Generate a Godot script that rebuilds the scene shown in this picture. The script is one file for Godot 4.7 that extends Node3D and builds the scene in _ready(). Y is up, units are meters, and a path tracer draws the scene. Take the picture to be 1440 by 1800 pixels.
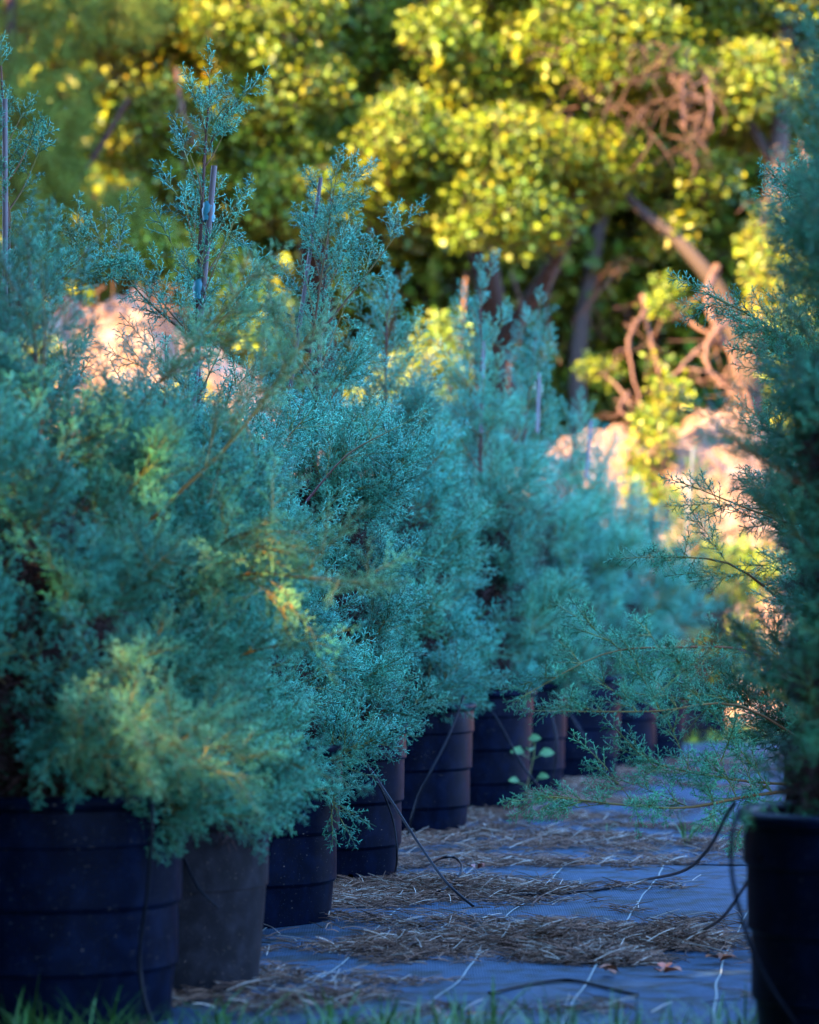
extends Node3D
# A row of blue cypresses in black nursery pots on weed mat, shot with a long lens in open shade;
# behind them a sunlit clay bank overgrown with vine-covered trees.

const FOCAL := 6000.0      # focal length in photograph pixels (1440 x 1800)
const EYE := 1.0           # camera height
const HORIZON := 1010.0    # photograph row of the horizon

# direction towards the sun: low, behind the camera and to its left
var sun_to := Vector3(-0.62, 0.58, 0.50).normalized()

var rng := RandomNumberGenerator.new()
var names := {}
var M := {}
var lump := FastNoiseLite.new()
var bump := FastNoiseLite.new()
var sprigs: Array = []
var green_sprigs: Array = []
var leaf_clumps: Array = []
var twig_mesh: ArrayMesh
var pot_meshes := {}

# ---------------------------------------------------------------- helpers
func R(a: float, b: float) -> float:
	return rng.randf_range(a, b)

func at(px: float, py: float, d: float) -> Vector3:
	return Vector3((px - 720.0) / FOCAL * d, EYE + (HORIZON - py) / FOCAL * d, -d)

func on_ground(px: float, py: float, lift := 0.0) -> Vector3:
	var d := FOCAL * EYE / (py - HORIZON)
	var p := at(px, py, d)
	p.y = mat_height(p.x, p.z) + lift
	return p

func numbered(called: String) -> String:
	var k: int = names.get(called, 0)
	names[called] = k + 1
	return called if k == 0 else "%s_%03d" % [called, k]

func tag(o: Node3D, label: String, category: String, group := "", kind := "") -> Node3D:
	if label: o.set_meta("label", label)
	if category: o.set_meta("category", category)
	if group: o.set_meta("group", group)
	if kind: o.set_meta("kind", kind)
	return o

func base(called: String, where := Vector3.ZERO) -> Node3D:
	var o := Node3D.new()
	o.name = numbered(called)
	o.position = where
	add_child(o)
	return o

func put(called: String, mesh: Mesh, material: Material, parent: Node3D = null) -> MeshInstance3D:
	var o := MeshInstance3D.new()
	o.mesh = mesh
	o.material_override = material
	if parent == null:
		o.name = numbered(called)
		add_child(o)
	else:
		o.name = called
		parent.add_child(o, true)
	return o

func copies(called: String, mesh: Mesh, material: Material, where: Array, tints: PackedColorArray, parent: Node3D = null) -> MultiMeshInstance3D:
	var mm := MultiMesh.new()
	mm.transform_format = MultiMesh.TRANSFORM_3D
	mm.use_colors = true
	mm.mesh = mesh
	mm.instance_count = where.size()
	for i in where.size():
		mm.set_instance_transform(i, where[i])
		mm.set_instance_color(i, tints[i])
	var o := MultiMeshInstance3D.new()
	o.multimesh = mm
	o.material_override = material
	if parent == null:
		o.name = numbered(called)
		add_child(o)
	else:
		o.name = called
		parent.add_child(o, true)
	o.set_meta("kind", "stuff")
	return o

func any_dir() -> Vector3:
	var y := R(-1, 1)
	var a := R(0, TAU)
	var s := sqrt(1.0 - y * y)
	return Vector3(cos(a) * s, y, sin(a) * s)

func across(d: Vector3) -> Vector3:
	var o := d.cross(Vector3.UP)
	if o.length() < 0.05:
		o = d.cross(Vector3.RIGHT)
	return o.normalized()

func along(d: Vector3, roll: float, s: float) -> Basis:
	var y := d.normalized()
	var x := across(y).rotated(y, roll)
	return Basis(x * s, y * s, x.cross(y) * s)

# a growing triangle soup with normals, colours and uv
class Soup:
	var v := PackedVector3Array()
	var n := PackedVector3Array()
	var c := PackedColorArray()
	var uv := PackedVector2Array()
	var ix := PackedInt32Array()

	func vert(p: Vector3, nn: Vector3, col: Color, t := Vector2.ZERO) -> int:
		v.append(p); n.append(nn); c.append(col); uv.append(t)
		return v.size() - 1

	func tri(a: int, b: int, d: int) -> void:
		ix.append(a); ix.append(b); ix.append(d)

	func quad(a: int, b: int, d: int, e: int) -> void:
		tri(a, b, d); tri(a, d, e)

	# a tube through points; a last radius of 0 closes it to a tip
	func tube(pts: PackedVector3Array, rad: PackedFloat32Array, sides: int, c0: Color, c1: Color) -> void:
		var first := v.size()
		var last := pts.size() - 1
		var side := Vector3.ZERO
		for i in pts.size():
			var d := (pts[mini(i + 1, last)] - pts[maxi(i - 1, 0)]).normalized()
			if side == Vector3.ZERO:
				side = d.cross(Vector3.UP)
				if side.length() < 0.05:
					side = d.cross(Vector3.RIGHT)
			side = (side - d * side.dot(d)).normalized()
			var other := d.cross(side)
			var col := c0.lerp(c1, float(i) / last)
			for k in sides:
				var a := TAU * k / sides
				var o := side * cos(a) + other * sin(a)
				vert(pts[i] + o * rad[i], o, col, Vector2(float(k) / sides, float(i) / last))
		for i in last:
			for k in sides:
				var k2 := (k + 1) % sides
				var p := first + i * sides
				quad(p + k, p + k2, p + sides + k2, p + sides + k)

	func spike(a: Vector3, b: Vector3, r: float, c0: Color, c1: Color) -> void:
		var d := (b - a).normalized()
		var side := d.cross(Vector3.UP)
		if side.length() < 0.05:
			side = d.cross(Vector3.RIGHT)
		side = side.normalized()
		var other := d.cross(side)
		var first := v.size()
		for k in 3:
			var t := TAU * k / 3.0
			var o := side * cos(t) + other * sin(t)
			vert(a + o * r, o, c0)
			vert(b + o * r * 0.45, (o + d * 0.5).normalized(), c1)
		for k in 3:
			var k2 := (k + 1) % 3
			quad(first + k * 2, first + k2 * 2, first + k2 * 2 + 1, first + k * 2 + 1)

	# a pointed leaf folded along its midrib
	func leaf(p: Vector3, d: Vector3, up: Vector3, long: float, wide: float, fold: float, c0: Color, c1: Color) -> void:
		var s := d.cross(up).normalized()
		var nrm := s.cross(d).normalized()
		var m1 := p + d * long * 0.4
		var m2 := p + d * long * 0.75 - nrm * long * 0.05
		var tip := p + d * long - nrm * long * 0.14
		var nl := (nrm - s * fold).normalized()
		var nr := (nrm + s * fold).normalized()
		for side in [-1.0, 1.0]:
			var nn: Vector3 = nl if side < 0 else nr
			var a := vert(p, nn, c0)
			var b := vert(m1, nn, c0)
			var e := vert(m2, nn, c1)
			var f := vert(tip, nn, c1)
			var g := vert(m1 + s * wide * 0.5 * side + nrm * fold * wide * 0.5, nn, c0)
			var h := vert(m2 + s * wide * 0.36 * side + nrm * fold * wide * 0.36, nn, c1)
			tri(a, b, g); tri(b, e, h); tri(b, h, g); tri(e, f, h)

	func mesh() -> ArrayMesh:
		# wind every face so that its front looks the way its normals do
		for i in range(0, ix.size(), 3):
			var p := v[ix[i]]
			if (v[ix[i + 2]] - p).cross(v[ix[i + 1]] - p).dot(n[ix[i]] + n[ix[i + 1]] + n[ix[i + 2]]) < 0.0:
				var k := ix[i + 1]
				ix[i + 1] = ix[i + 2]
				ix[i + 2] = k
		var arr := []
		arr.resize(Mesh.ARRAY_MAX)
		arr[Mesh.ARRAY_VERTEX] = v
		arr[Mesh.ARRAY_NORMAL] = n
		arr[Mesh.ARRAY_COLOR] = c
		arr[Mesh.ARRAY_TEX_UV] = uv
		arr[Mesh.ARRAY_INDEX] = ix
		var m := ArrayMesh.new()
		m.add_surface_from_arrays(Mesh.PRIMITIVE_TRIANGLES, arr)
		return m

func smooth_path(keys: Array, steps: int) -> PackedVector3Array:
	var out := PackedVector3Array()
	var n := keys.size()
	for i in n - 1:
		var a: Vector3 = keys[maxi(i - 1, 0)]
		var b: Vector3 = keys[i]
		var c: Vector3 = keys[i + 1]
		var d: Vector3 = keys[mini(i + 2, n - 1)]
		for k in steps:
			out.append(b.cubic_interpolate(c, a, d, float(k) / steps))
	out.append(keys[n - 1])
	return out

func even(n: int, r: float) -> PackedFloat32Array:
	var out := PackedFloat32Array()
	out.resize(n)
	out.fill(r)
	return out

func taper(n: int, r0: float, r1: float) -> PackedFloat32Array:
	var out := PackedFloat32Array()
	for i in n:
		out.append(lerpf(r0, r1, float(i) / (n - 1)))
	return out

# ---------------------------------------------------------------- materials
func plain(called: String, c: Color, rough: float, spec := 0.5) -> StandardMaterial3D:
	var m := StandardMaterial3D.new()
	m.resource_name = called
	m.albedo_color = c.linear_to_srgb()
	m.roughness = rough
	m.metallic_specular = spec
	M[called] = m
	return m

func tinted(called: String, rough: float, spec := 0.4, through := 0.0) -> StandardMaterial3D:
	var m := plain(called, Color(1, 1, 1), rough, spec)
	m.vertex_color_use_as_albedo = true
	if through > 0.0:
		m.backlight_enabled = true
		m.backlight = Color(through, through, through).linear_to_srgb()
	return m

func noise_texture(freq: float, ramp: Array, size := 512, kind := FastNoiseLite.TYPE_SIMPLEX, octaves := 5, normal := false, strength := 4.0) -> NoiseTexture2D:
	var f := FastNoiseLite.new()
	f.seed = 11 + int(freq * 1000.0)
	f.noise_type = kind
	f.frequency = freq
	f.fractal_octaves = octaves
	var t := NoiseTexture2D.new()
	t.width = size
	t.height = size
	t.seamless = true
	t.noise = f
	if normal:
		t.as_normal_map = true
		t.bump_strength = strength
	if ramp.size():
		var g := Gradient.new()
		var offs := PackedFloat32Array()
		var cols := PackedColorArray()
		for e in ramp:
			offs.append(e[0])
			cols.append((e[1] as Color).linear_to_srgb())
		g.offsets = offs
		g.colors = cols
		t.color_ramp = g
	return t

func speckle_texture(size: int, under: Color, over: Array, count: int, spread: float) -> ImageTexture:
	# a dark plastic with scuffs and specks of dried mud
	var im := Image.create(size, size, false, Image.FORMAT_RGB8)
	var f := FastNoiseLite.new()
	f.seed = 5
	f.frequency = 0.012
	f.fractal_octaves = 5
	for y in size:
		for x in size:
			var w := clampf(0.5 + 0.9 * f.get_noise_2d(x, y * 0.45), 0, 1)
			im.set_pixel(x, y, (under * lerpf(0.75, 1.5, w * w)).linear_to_srgb())
	for i in count:
		var c: Color = over[rng.randi() % over.size()]
		var x := int(R(0, size - 8))
		var y := int(R(0, size - 8))
		var w := 1 + int(R(0, 1) * R(0, 1) * spread)
		var h := 1 + int(R(0, 1) * R(0, 1) * spread)
		im.fill_rect(Rect2i(x, y, w, h), (c * R(0.4, 1.0)).linear_to_srgb())
	# pale scratches
	for i in count / 12:
		var x := R(10, size - 10)
		var y := R(10, size - 40)
		var sx := R(-0.7, 0.7)
		var len := int(R(8, 34))
		for k in len:
			var xx := int(x + sx * k)
			if xx > 0 and xx < size and y + k < size:
				im.set_pixel(xx, int(y) + k, (under * R(1.8, 3.0)).linear_to_srgb())
	return ImageTexture.create_from_image(im)

func weave_texture(size: int, normal: bool) -> ImageTexture:
	# flat tapes of a woven polypropylene cloth, over one and under one
	var im := Image.create(size, size, false, Image.FORMAT_RGB8)
	var cell := 8
	var f := FastNoiseLite.new()
	f.seed = 9
	f.frequency = 0.02
	for y in size:
		for x in size:
			var cx := x / cell
			var cy := y / cell
			var warp := (cx + cy) % 2 == 0
			var u := float(x % cell) / cell - 0.5
			var w := float(y % cell) / cell - 0.5
			var h := 1.0 - 2.6 * (u * u if warp else w * w) - 0.7 * (w * w if warp else u * u)
			var tone := 0.75 + 0.25 * f.get_noise_2d(cx * 9.0 if warp else x * 0.4, y * 0.4 if warp else cy * 9.0)
			if normal:
				im.set_pixel(x, y, Color(h, h, h))
			else:
				var g := clampf(tone * lerpf(0.8, 1.0, h), 0, 1)
				im.set_pixel(x, y, Color(g, g, g))
	if normal:
		im.bump_map_to_normal_map(3.0)
	return ImageTexture.create_from_image(im)

func make_materials() -> void:
	tinted("needles", 0.6, 0.35)
	tinted("bark", 0.85, 0.3)
	tinted("leaves", 0.42, 0.38, 0.12)
	tinted("straw", 0.8, 0.3, 0.1)
	tinted("grass_blades", 0.5, 0.4, 0.4)
	var p := plain("pot_plastic", Color(1, 1, 1), 0.38, 0.10)
	p.albedo_texture = speckle_texture(1024, Color(0.0014, 0.0032, 0.0095), [Color(0.16, 0.12, 0.09), Color(0.07, 0.06, 0.055), Color(0.05, 0.055, 0.07)], 2200, 6.0)  # black plastic; sky reflection is put in as a navy base tone
	p.uv1_scale = Vector3(2.0, 1.0, 1.0)
	p.roughness_texture = noise_texture(0.03, [[0.2, Color(0.75, 0.75, 0.75)], [0.8, Color(1, 1, 1)]], 256)
	var d := plain("dusty_plastic", Color(1, 1, 1), 0.55, 0.13)
	d.albedo_texture = speckle_texture(1024, Color(0.011, 0.010, 0.012), [Color(0.26, 0.17, 0.11), Color(0.12, 0.09, 0.075), Color(0.08, 0.07, 0.07)], 2600, 6.0)
	d.uv1_scale = Vector3(2.0, 1.0, 1.0)
	plain("tubing", Color(0.004, 0.005, 0.008), 0.4, 0.2)
	plain("tape", Color(0.03, 0.20, 0.23), 0.45)
	var soil := plain("potting_soil", Color(1, 1, 1), 0.95, 0.2)
	soil.albedo_texture = noise_texture(0.05, [[0.25, Color(0.012, 0.009, 0.007)], [0.6, Color(0.05, 0.034, 0.022)], [0.85, Color(0.10, 0.07, 0.045)]])
	soil.uv1_triplanar = true
	soil.uv1_scale = Vector3(4, 4, 4)
	var g := plain("dirt", Color(1, 1, 1), 0.95, 0.2)
	g.albedo_texture = noise_texture(0.02, [[0.2, Color(0.06, 0.042, 0.03)], [0.5, Color(0.15, 0.105, 0.075)], [0.8, Color(0.27, 0.19, 0.13)]], 1024)
	g.uv1_triplanar = true
	g.uv1_world_triplanar = true
	g.uv1_scale = Vector3(0.6, 0.6, 0.6)
	g.normal_enabled = true
	g.normal_texture = noise_texture(0.035, [], 512, FastNoiseLite.TYPE_SIMPLEX, 5, true, 6.0)
	var clay := plain("clay", Color(1, 1, 1), 0.9, 0.25)
	clay.albedo_texture = noise_texture(0.012, [[0.15, Color(0.10, 0.045, 0.022)], [0.45, Color(0.20, 0.105, 0.06)], [0.7, Color(0.27, 0.16, 0.105)], [0.9, Color(0.34, 0.23, 0.16)]], 1024)
	clay.uv1_triplanar = true
	clay.uv1_world_triplanar = true
	clay.uv1_scale = Vector3(0.35, 0.35, 0.35)
	clay.normal_enabled = true
	clay.normal_texture = noise_texture(0.02, [], 512, FastNoiseLite.TYPE_SIMPLEX, 5, true, 10.0)
	var w := plain("weed_mat", Color(0.044, 0.094, 0.150), 0.6, 0.25)  # grey-black cloth; the blue of the reflected sky is put into this colour
	w.albedo_texture = weave_texture(512, false)
	w.normal_enabled = true
	w.normal_texture = weave_texture(512, true)
	w.normal_scale = 1.2
	w.uv1_scale = Vector3(2.2, 2.2, 2.2)
	w.detail_enabled = true
	w.detail_blend_mode = BaseMaterial3D.BLEND_MODE_MUL
	w.detail_uv_layer = BaseMaterial3D.DETAIL_UV_2
	w.uv2_scale = Vector3(0.35, 0.35, 0.35)
	w.detail_albedo = noise_texture(0.016, [[0.22, Color(0.62, 0.36, 0.22)], [0.40, Color(0.72, 0.66, 0.6)], [0.55, Color(0.9, 0.9, 0.9)], [0.8, Color(1, 1, 1)]], 1024)
	plain("marker", Color(0.15, 0.155, 0.125), 0.6)
	plain("bamboo", Color(0.10, 0.07, 0.065), 0.6)
	plain("pale_cane", Color(0.15, 0.135, 0.135), 0.6)

# ---------------------------------------------------------------- ground
func mat_height(x: float, z: float) -> float:
	return 0.012 + 0.022 * bump.get_noise_2d(x * 40.0, z * 40.0) + 0.006 * bump.get_noise_2d(x * 160.0 + 40.0, z * 90.0)

func bank_height(x: float, d: float) -> float:
	var crest := 1.75 + 1.25 * exp(-pow((x + 2.1) / 1.3, 2.0)) + 0.35 * exp(-pow((x - 2.2) / 0.8, 2.0)) + 0.25 * lump.get_noise_2d(x * 40.0, 7.0)
	var foot := 21.6 + 0.7 * lump.get_noise_2d(x * 25.0, 90.0)
	var rise := smoothstep(foot, foot + 2.2, d)
	var rough := 0.28 * lump.get_noise_2d(x * 60.0, d * 60.0) + 0.20 * lump.get_noise_2d(x * 210.0, d * 210.0) + 0.07 * lump.get_noise_2d(x * 700.0, d * 700.0)
	return -0.12 + rise * crest + rough * smoothstep(foot - 0.3, foot + 0.8, d)

func sheet(x0: float, x1: float, z0: float, z1: float, nx: int, nz: int, height: Callable) -> ArrayMesh:
	var st := SurfaceTool.new()
	st.begin(Mesh.PRIMITIVE_TRIANGLES)
	st.set_smooth_group(0)
	for j in nz + 1:
		for i in nx + 1:
			var x := lerpf(x0, x1, float(i) / nx)
			var z := lerpf(z0, z1, float(j) / nz)
			st.set_uv(Vector2(x, z))
			st.set_uv2(Vector2(x, z))
			st.add_vertex(Vector3(x, height.call(x, z), z))
	for j in nz:
		for i in nx:
			var a := j * (nx + 1) + i
			for k in [a, a + 1, a + nx + 2, a, a + nx + 2, a + nx + 1]:
				st.add_index(k)
	st.generate_normals()
	st.generate_tangents()
	return st.commit()

func build_ground() -> void:
	var g := put("ground", sheet(-150, 150, -150, 150, 4, 4, func(_x, _z): return -0.03), M.dirt)
	tag(g, "bare brown earth of the nursery yard", "ground", "", "structure")
	var b := put("earth_bank", sheet(-9, 9, -36, -20.6, 220, 190, func(x, z): return bank_height(x, -z)), M.clay)
	tag(b, "sunlit pink clay bank behind the potted trees", "bank", "", "structure")
	# the woven mat lies in two lengths; the far one overlaps the near one
	var m := put("weed_mat", sheet(-3.2, 3.2, -11.95, -7.35, 170, 130, func(x, z): return mat_height(x, z)), M.weed_mat)
	tag(m, "woven weed mat tinted with reflected sky blue, with pale marker lines, nearest the grass", "weed mat", "weed mats", "structure")
	for k in 8:
		var off := -1.98 + 0.333 * k
		var s := Soup.new()
		var n := 46
		for i in n + 1:
			var d := lerpf(7.42, 11.9, float(i) / n)
			var x := off + 0.13 * d + 0.012 * sin(d * 2.1 + k) + 0.02 * bump.get_noise_2d(d * 60.0, k * 50.0)
			var y := mat_height(x, -d) + 0.004
			for e in [-1.0, 1.0]:
				s.vert(Vector3(x + e * 0.0024, y, -d), Vector3.UP, Color.WHITE)
			if i > 0:
				var q := s.v.size() - 4
				s.quad(q, q + 1, q + 3, q + 2)
		put("marker_line", s.mesh(), M.marker, m)
	var far := put("weed_mat", sheet(-4.0, 5.0, -19.6, -11.7, 150, 120, func(x, z): return mat_height(x, z) + 0.005 + (0.004 + 0.03 * maxf(0.0, bump.get_noise_2d(x * 60.0, z * 120.0))) * smoothstep(11.7, 12.3, -z)), M.weed_mat)
	tag(far, "wrinkled length of weed mat further back between the rows", "weed mat", "weed mats", "structure")

# ---------------------------------------------------------------- cypress foliage
func make_sprig(needle0: Color, needle1: Color, stem: Color) -> ArrayMesh:
	# a spray of cypress: a thin stem, alternate side twigs, scale-leaved twiglets on each
	var s := Soup.new()
	var L := R(0.11, 0.18)
	var pts := PackedVector3Array()
	var bend := Vector3(R(-0.02, 0.02), 0, R(-0.02, 0.02))
	for i in 7:
		var t := i / 6.0
		pts.append(Vector3(0, L * t, 0) + bend * t * t)
	s.tube(pts, taper(7, 0.0021, 0.0011), 3, stem, needle0)
	var nside := 9
	for i in nside:
		var t := lerpf(0.06, 0.95, (i + R(-0.3, 0.3)) / nside)
		var p := Vector3(0, L * t, 0) + bend * t * t
		var az := i * 2.4 + R(-0.5, 0.5)
		var out := Vector3(cos(az), 0, sin(az))
		var d := (out * R(0.65, 0.95) + Vector3.UP * R(0.55, 0.9)).normalized()
		var len := lerpf(0.068, 0.022, t) * R(0.75, 1.2)
		var q := p + d * len + Vector3.UP * len * 0.12
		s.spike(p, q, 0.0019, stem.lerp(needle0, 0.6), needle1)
		var n := 3 + int(len * 55.0)
		for k in n:
			var u := lerpf(0.2, 0.95, (k + R(-0.25, 0.25)) / n)
			var b := p.lerp(q, u)
			var side := across(d).rotated(d, k * 2.2 + R(-0.5, 0.5))
			var e := (d * R(0.5, 0.9) + side * R(0.6, 1.0)).normalized()
			var l2 := R(0.011, 0.023) * (1.1 - 0.4 * u)
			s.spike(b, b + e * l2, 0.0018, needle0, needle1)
	return s.mesh()

func make_twigs() -> ArrayMesh:
	# bare brown twigs, forked twice
	var s := Soup.new()
	var bark := Color(0.052, 0.030, 0.024)
	for i in 7:
		var d := (any_dir() + Vector3.UP * 0.5).normalized()
		var e := d * R(0.07, 0.14)
		s.spike(Vector3.ZERO, e, 0.0022, bark, bark)
		for k in 4:
			var p := e * R(0.3, 0.95)
			var f := p + (d + any_dir() * 0.9).normalized() * R(0.03, 0.07)
			s.spike(p, f, 0.0016, bark, bark)
			s.spike(p.lerp(f, 0.5), p.lerp(f, 0.5) + (d + any_dir()).normalized() * 0.03, 0.0013, bark, bark)
	return s.mesh()

func add_spray(where: Array, tints: Array, p: Vector3, d: Vector3, size: float, tint: Color) -> void:
	var v := rng.randi() % 4
	where[v].append(Transform3D(along(d, R(0, TAU), size), p))
	var g := R(0.72, 1.22)
	tints[v].append(Color(tint.r * g * R(0.85, 1.15), tint.g * g, tint.b * g * R(0.9, 1.1)))

func grow_branch(wood: Soup, where: Array, tints: Array, keys: Array, r0: float, dense: float, tint: Color, c0: Color, c1: Color, bare := 0.18) -> void:
	# one limb with its side shoots and sprays
	var pts := smooth_path(keys, 4)
	wood.tube(pts, taper(pts.size(), r0, r0 * 0.3), 4, c0, c1)
	var total := 0.0
	for i in pts.size() - 1:
		total += pts[i].distance_to(pts[i + 1])
	var run := 0.0
	var next := total * bare
	for i in pts.size() - 1:
		var step := pts[i].distance_to(pts[i + 1])
		var d := (pts[i + 1] - pts[i]).normalized()
		while next < run + step:
			var p := pts[i] + d * (next - run)
			var t := next / total
			# a side shoot
			var sd := (d * R(0.5, 1.0) + across(d).rotated(d, R(0, TAU)) * R(0.55, 1.0) + Vector3.UP * 0.15).normalized()
			var sl := minf(0.24, total * 0.34) * (1.08 - 0.8 * t) * R(0.6, 1.2)
			if sl > 0.05:
				var e := p + sd * sl + Vector3.UP * sl * 0.12
				wood.spike(p, e, maxf(0.0012, r0 * 0.3), c1, c1)
				var n := int(ceil(sl / 0.036))
				for k in n:
					var u := (k + R(0.2, 0.9)) / n
					var q := p.lerp(e, u)
					var dd := (sd * R(0.5, 1.0) + any_dir() * 0.65 + Vector3.UP * 0.15).normalized()
					add_spray(where, tints, q, dd, R(0.55, 0.95), tint)
				add_spray(where, tints, e, sd, R(0.6, 0.9), tint)
			var od := (d * R(0.4, 1.0) + any_dir() * 0.8).normalized()
			add_spray(where, tints, p, od, R(0.55, 0.9), tint)
			next += R(0.03, 0.055) / dense
		run += step
	add_spray(where, tints, pts[pts.size() - 1], (pts[pts.size() - 1] - pts[pts.size() - 2]).normalized(), R(0.75, 1.0), tint)

func pot_mesh(h: float, r: float, tiers: bool, hole: bool) -> ArrayMesh:
	# stepped wall of a nursery pot, inside and out
	var prof: Array = []
	var b := r * 0.895
	prof.append(Vector2(0.0, 0.004))
	prof.append(Vector2(b - 0.014, 0.0))
	prof.append(Vector2(b - 0.004, 0.004))
	prof.append(Vector2(b, 0.014))
	if tiers:
		prof.append(Vector2(b + 0.0005, 0.018))
		prof.append(Vector2(b + 0.0015, 0.056))
		for k in 3:
			var y: float = h * [0.25, 0.52, 0.78][k]
			var w := lerpf(b, r, [0.25, 0.52, 0.78][k])
			prof.append(Vector2(w, y - 0.006))
			prof.append(Vector2(w + 0.001, y))
			prof.append(Vector2(w + 0.0075, y + 0.003))
			prof.append(Vector2(w + 0.0085, y + 0.008))
	else:
		prof.append(Vector2(b + 0.001, 0.06))
		prof.append(Vector2(lerpf(b, r, 0.5), h * 0.5))
		prof.append(Vector2(lerpf(b, r, 0.85), h * 0.86))
		prof.append(Vector2(lerpf(b, r, 0.87) + 0.006, h * 0.87))
	prof.append(Vector2(r, h - 0.03))
	prof.append(Vector2(r - 0.004, h - 0.006))
	prof.append(Vector2(r - 0.006, h * 0.6))
	var s := Soup.new()
	var seg := 72
	var phase := R(0, TAU)
	for i in prof.size():
		var q: Vector2 = prof[i]
		var t0: Vector2 = prof[maxi(i - 1, 0)]
		var t1: Vector2 = prof[mini(i + 1, prof.size() - 1)]
		var tan_ := (t1 - t0).normalized()
		for k in seg + 1:
			var a := TAU * k / seg
			# pots bulge and sag a little
			var wob := 1.0 + 0.006 * sin(2.0 * a + phase) + 0.003 * sin(3.0 * a + phase * 2.0 + q.y * 4.0)
			var o := Vector3(cos(a), 0, sin(a))
			s.vert(o * q.x * wob + Vector3.UP * q.y, (o * tan_.y - Vector3.UP * tan_.x).normalized(), Color.WHITE, Vector2(float(k) / seg, 1.0 - q.y / h))
	for i in prof.size() - 1:
		for k in seg:
			if hole and i == 4 and (k == HOLE_AT or k == HOLE_AT + 1):
				continue
			var p := i * (seg + 1) + k
			s.quad(p, p + 1, p + seg + 2, p + seg + 1)
	if hole:
		# a round drain hole: the wall goes on from the square gap to a circle
		var i0 := 4 * (seg + 1) + HOLE_AT
		var c00 := s.v[i0]
		var c10 := s.v[i0 + 2]
		var c01 := s.v[i0 + seg + 1]
		var c11 := s.v[i0 + seg + 3]
		var mid := (c00 + c10 + c01 + c11) / 4.0
		var nrm := Vector3(mid.x, 0, mid.z).normalized()
		var n := 24
		var ux := (c10 - c00) / 2.0
		var uy := (c01 - c00) / 2.0
		var first := s.v.size()
		for k in n:
			var a := TAU * k / n
			var c := Vector2(cos(a), sin(a))
			var sq := c / maxf(absf(c.x), absf(c.y))
			s.vert(mid + ux * sq.x + uy * sq.y, nrm, Color.WHITE)
			var ring := mid + ux.normalized() * c.x * 0.0165 + uy.normalized() * c.y * 0.0165
			s.vert(ring, nrm, Color.WHITE)
			s.vert(ring - nrm * 0.006, (mid - ring).normalized(), Color.WHITE)
		for k in n:
			var p := first + k * 3
			var q2 := first + ((k + 1) % n) * 3
			s.quad(p, q2, q2 + 1, p + 1)
			s.quad(p + 1, q2 + 1, q2 + 2, p + 2)
	return s.mesh()

const HOLE_AT := 17

func ring_mesh(r: float, thick: float, tall: float) -> ArrayMesh:
	var s := Soup.new()
	var seg := 72
	var prof := 10
	for k in seg + 1:
		var a := TAU * k / seg
		var o := Vector3(cos(a), 0, sin(a))
		var wob := 1.0 + 0.006 * sin(2.0 * a + r * 40.0)
		for j in prof + 1:
			var b := TAU * j / prof
			var c := Vector2(cos(b), sin(b))
			s.vert(o * (r * wob + c.x * thick) + Vector3.UP * c.y * tall, (o * c.x + Vector3.UP * c.y).normalized(), Color.WHITE, Vector2(float(k) / seg, 0.1 + 0.02 * c.y))
	for k in seg:
		for j in prof:
			var p := k * (prof + 1) + j
			s.quad(p, p + prof + 1, p + prof + 2, p + 1)
	return s.mesh()

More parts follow.
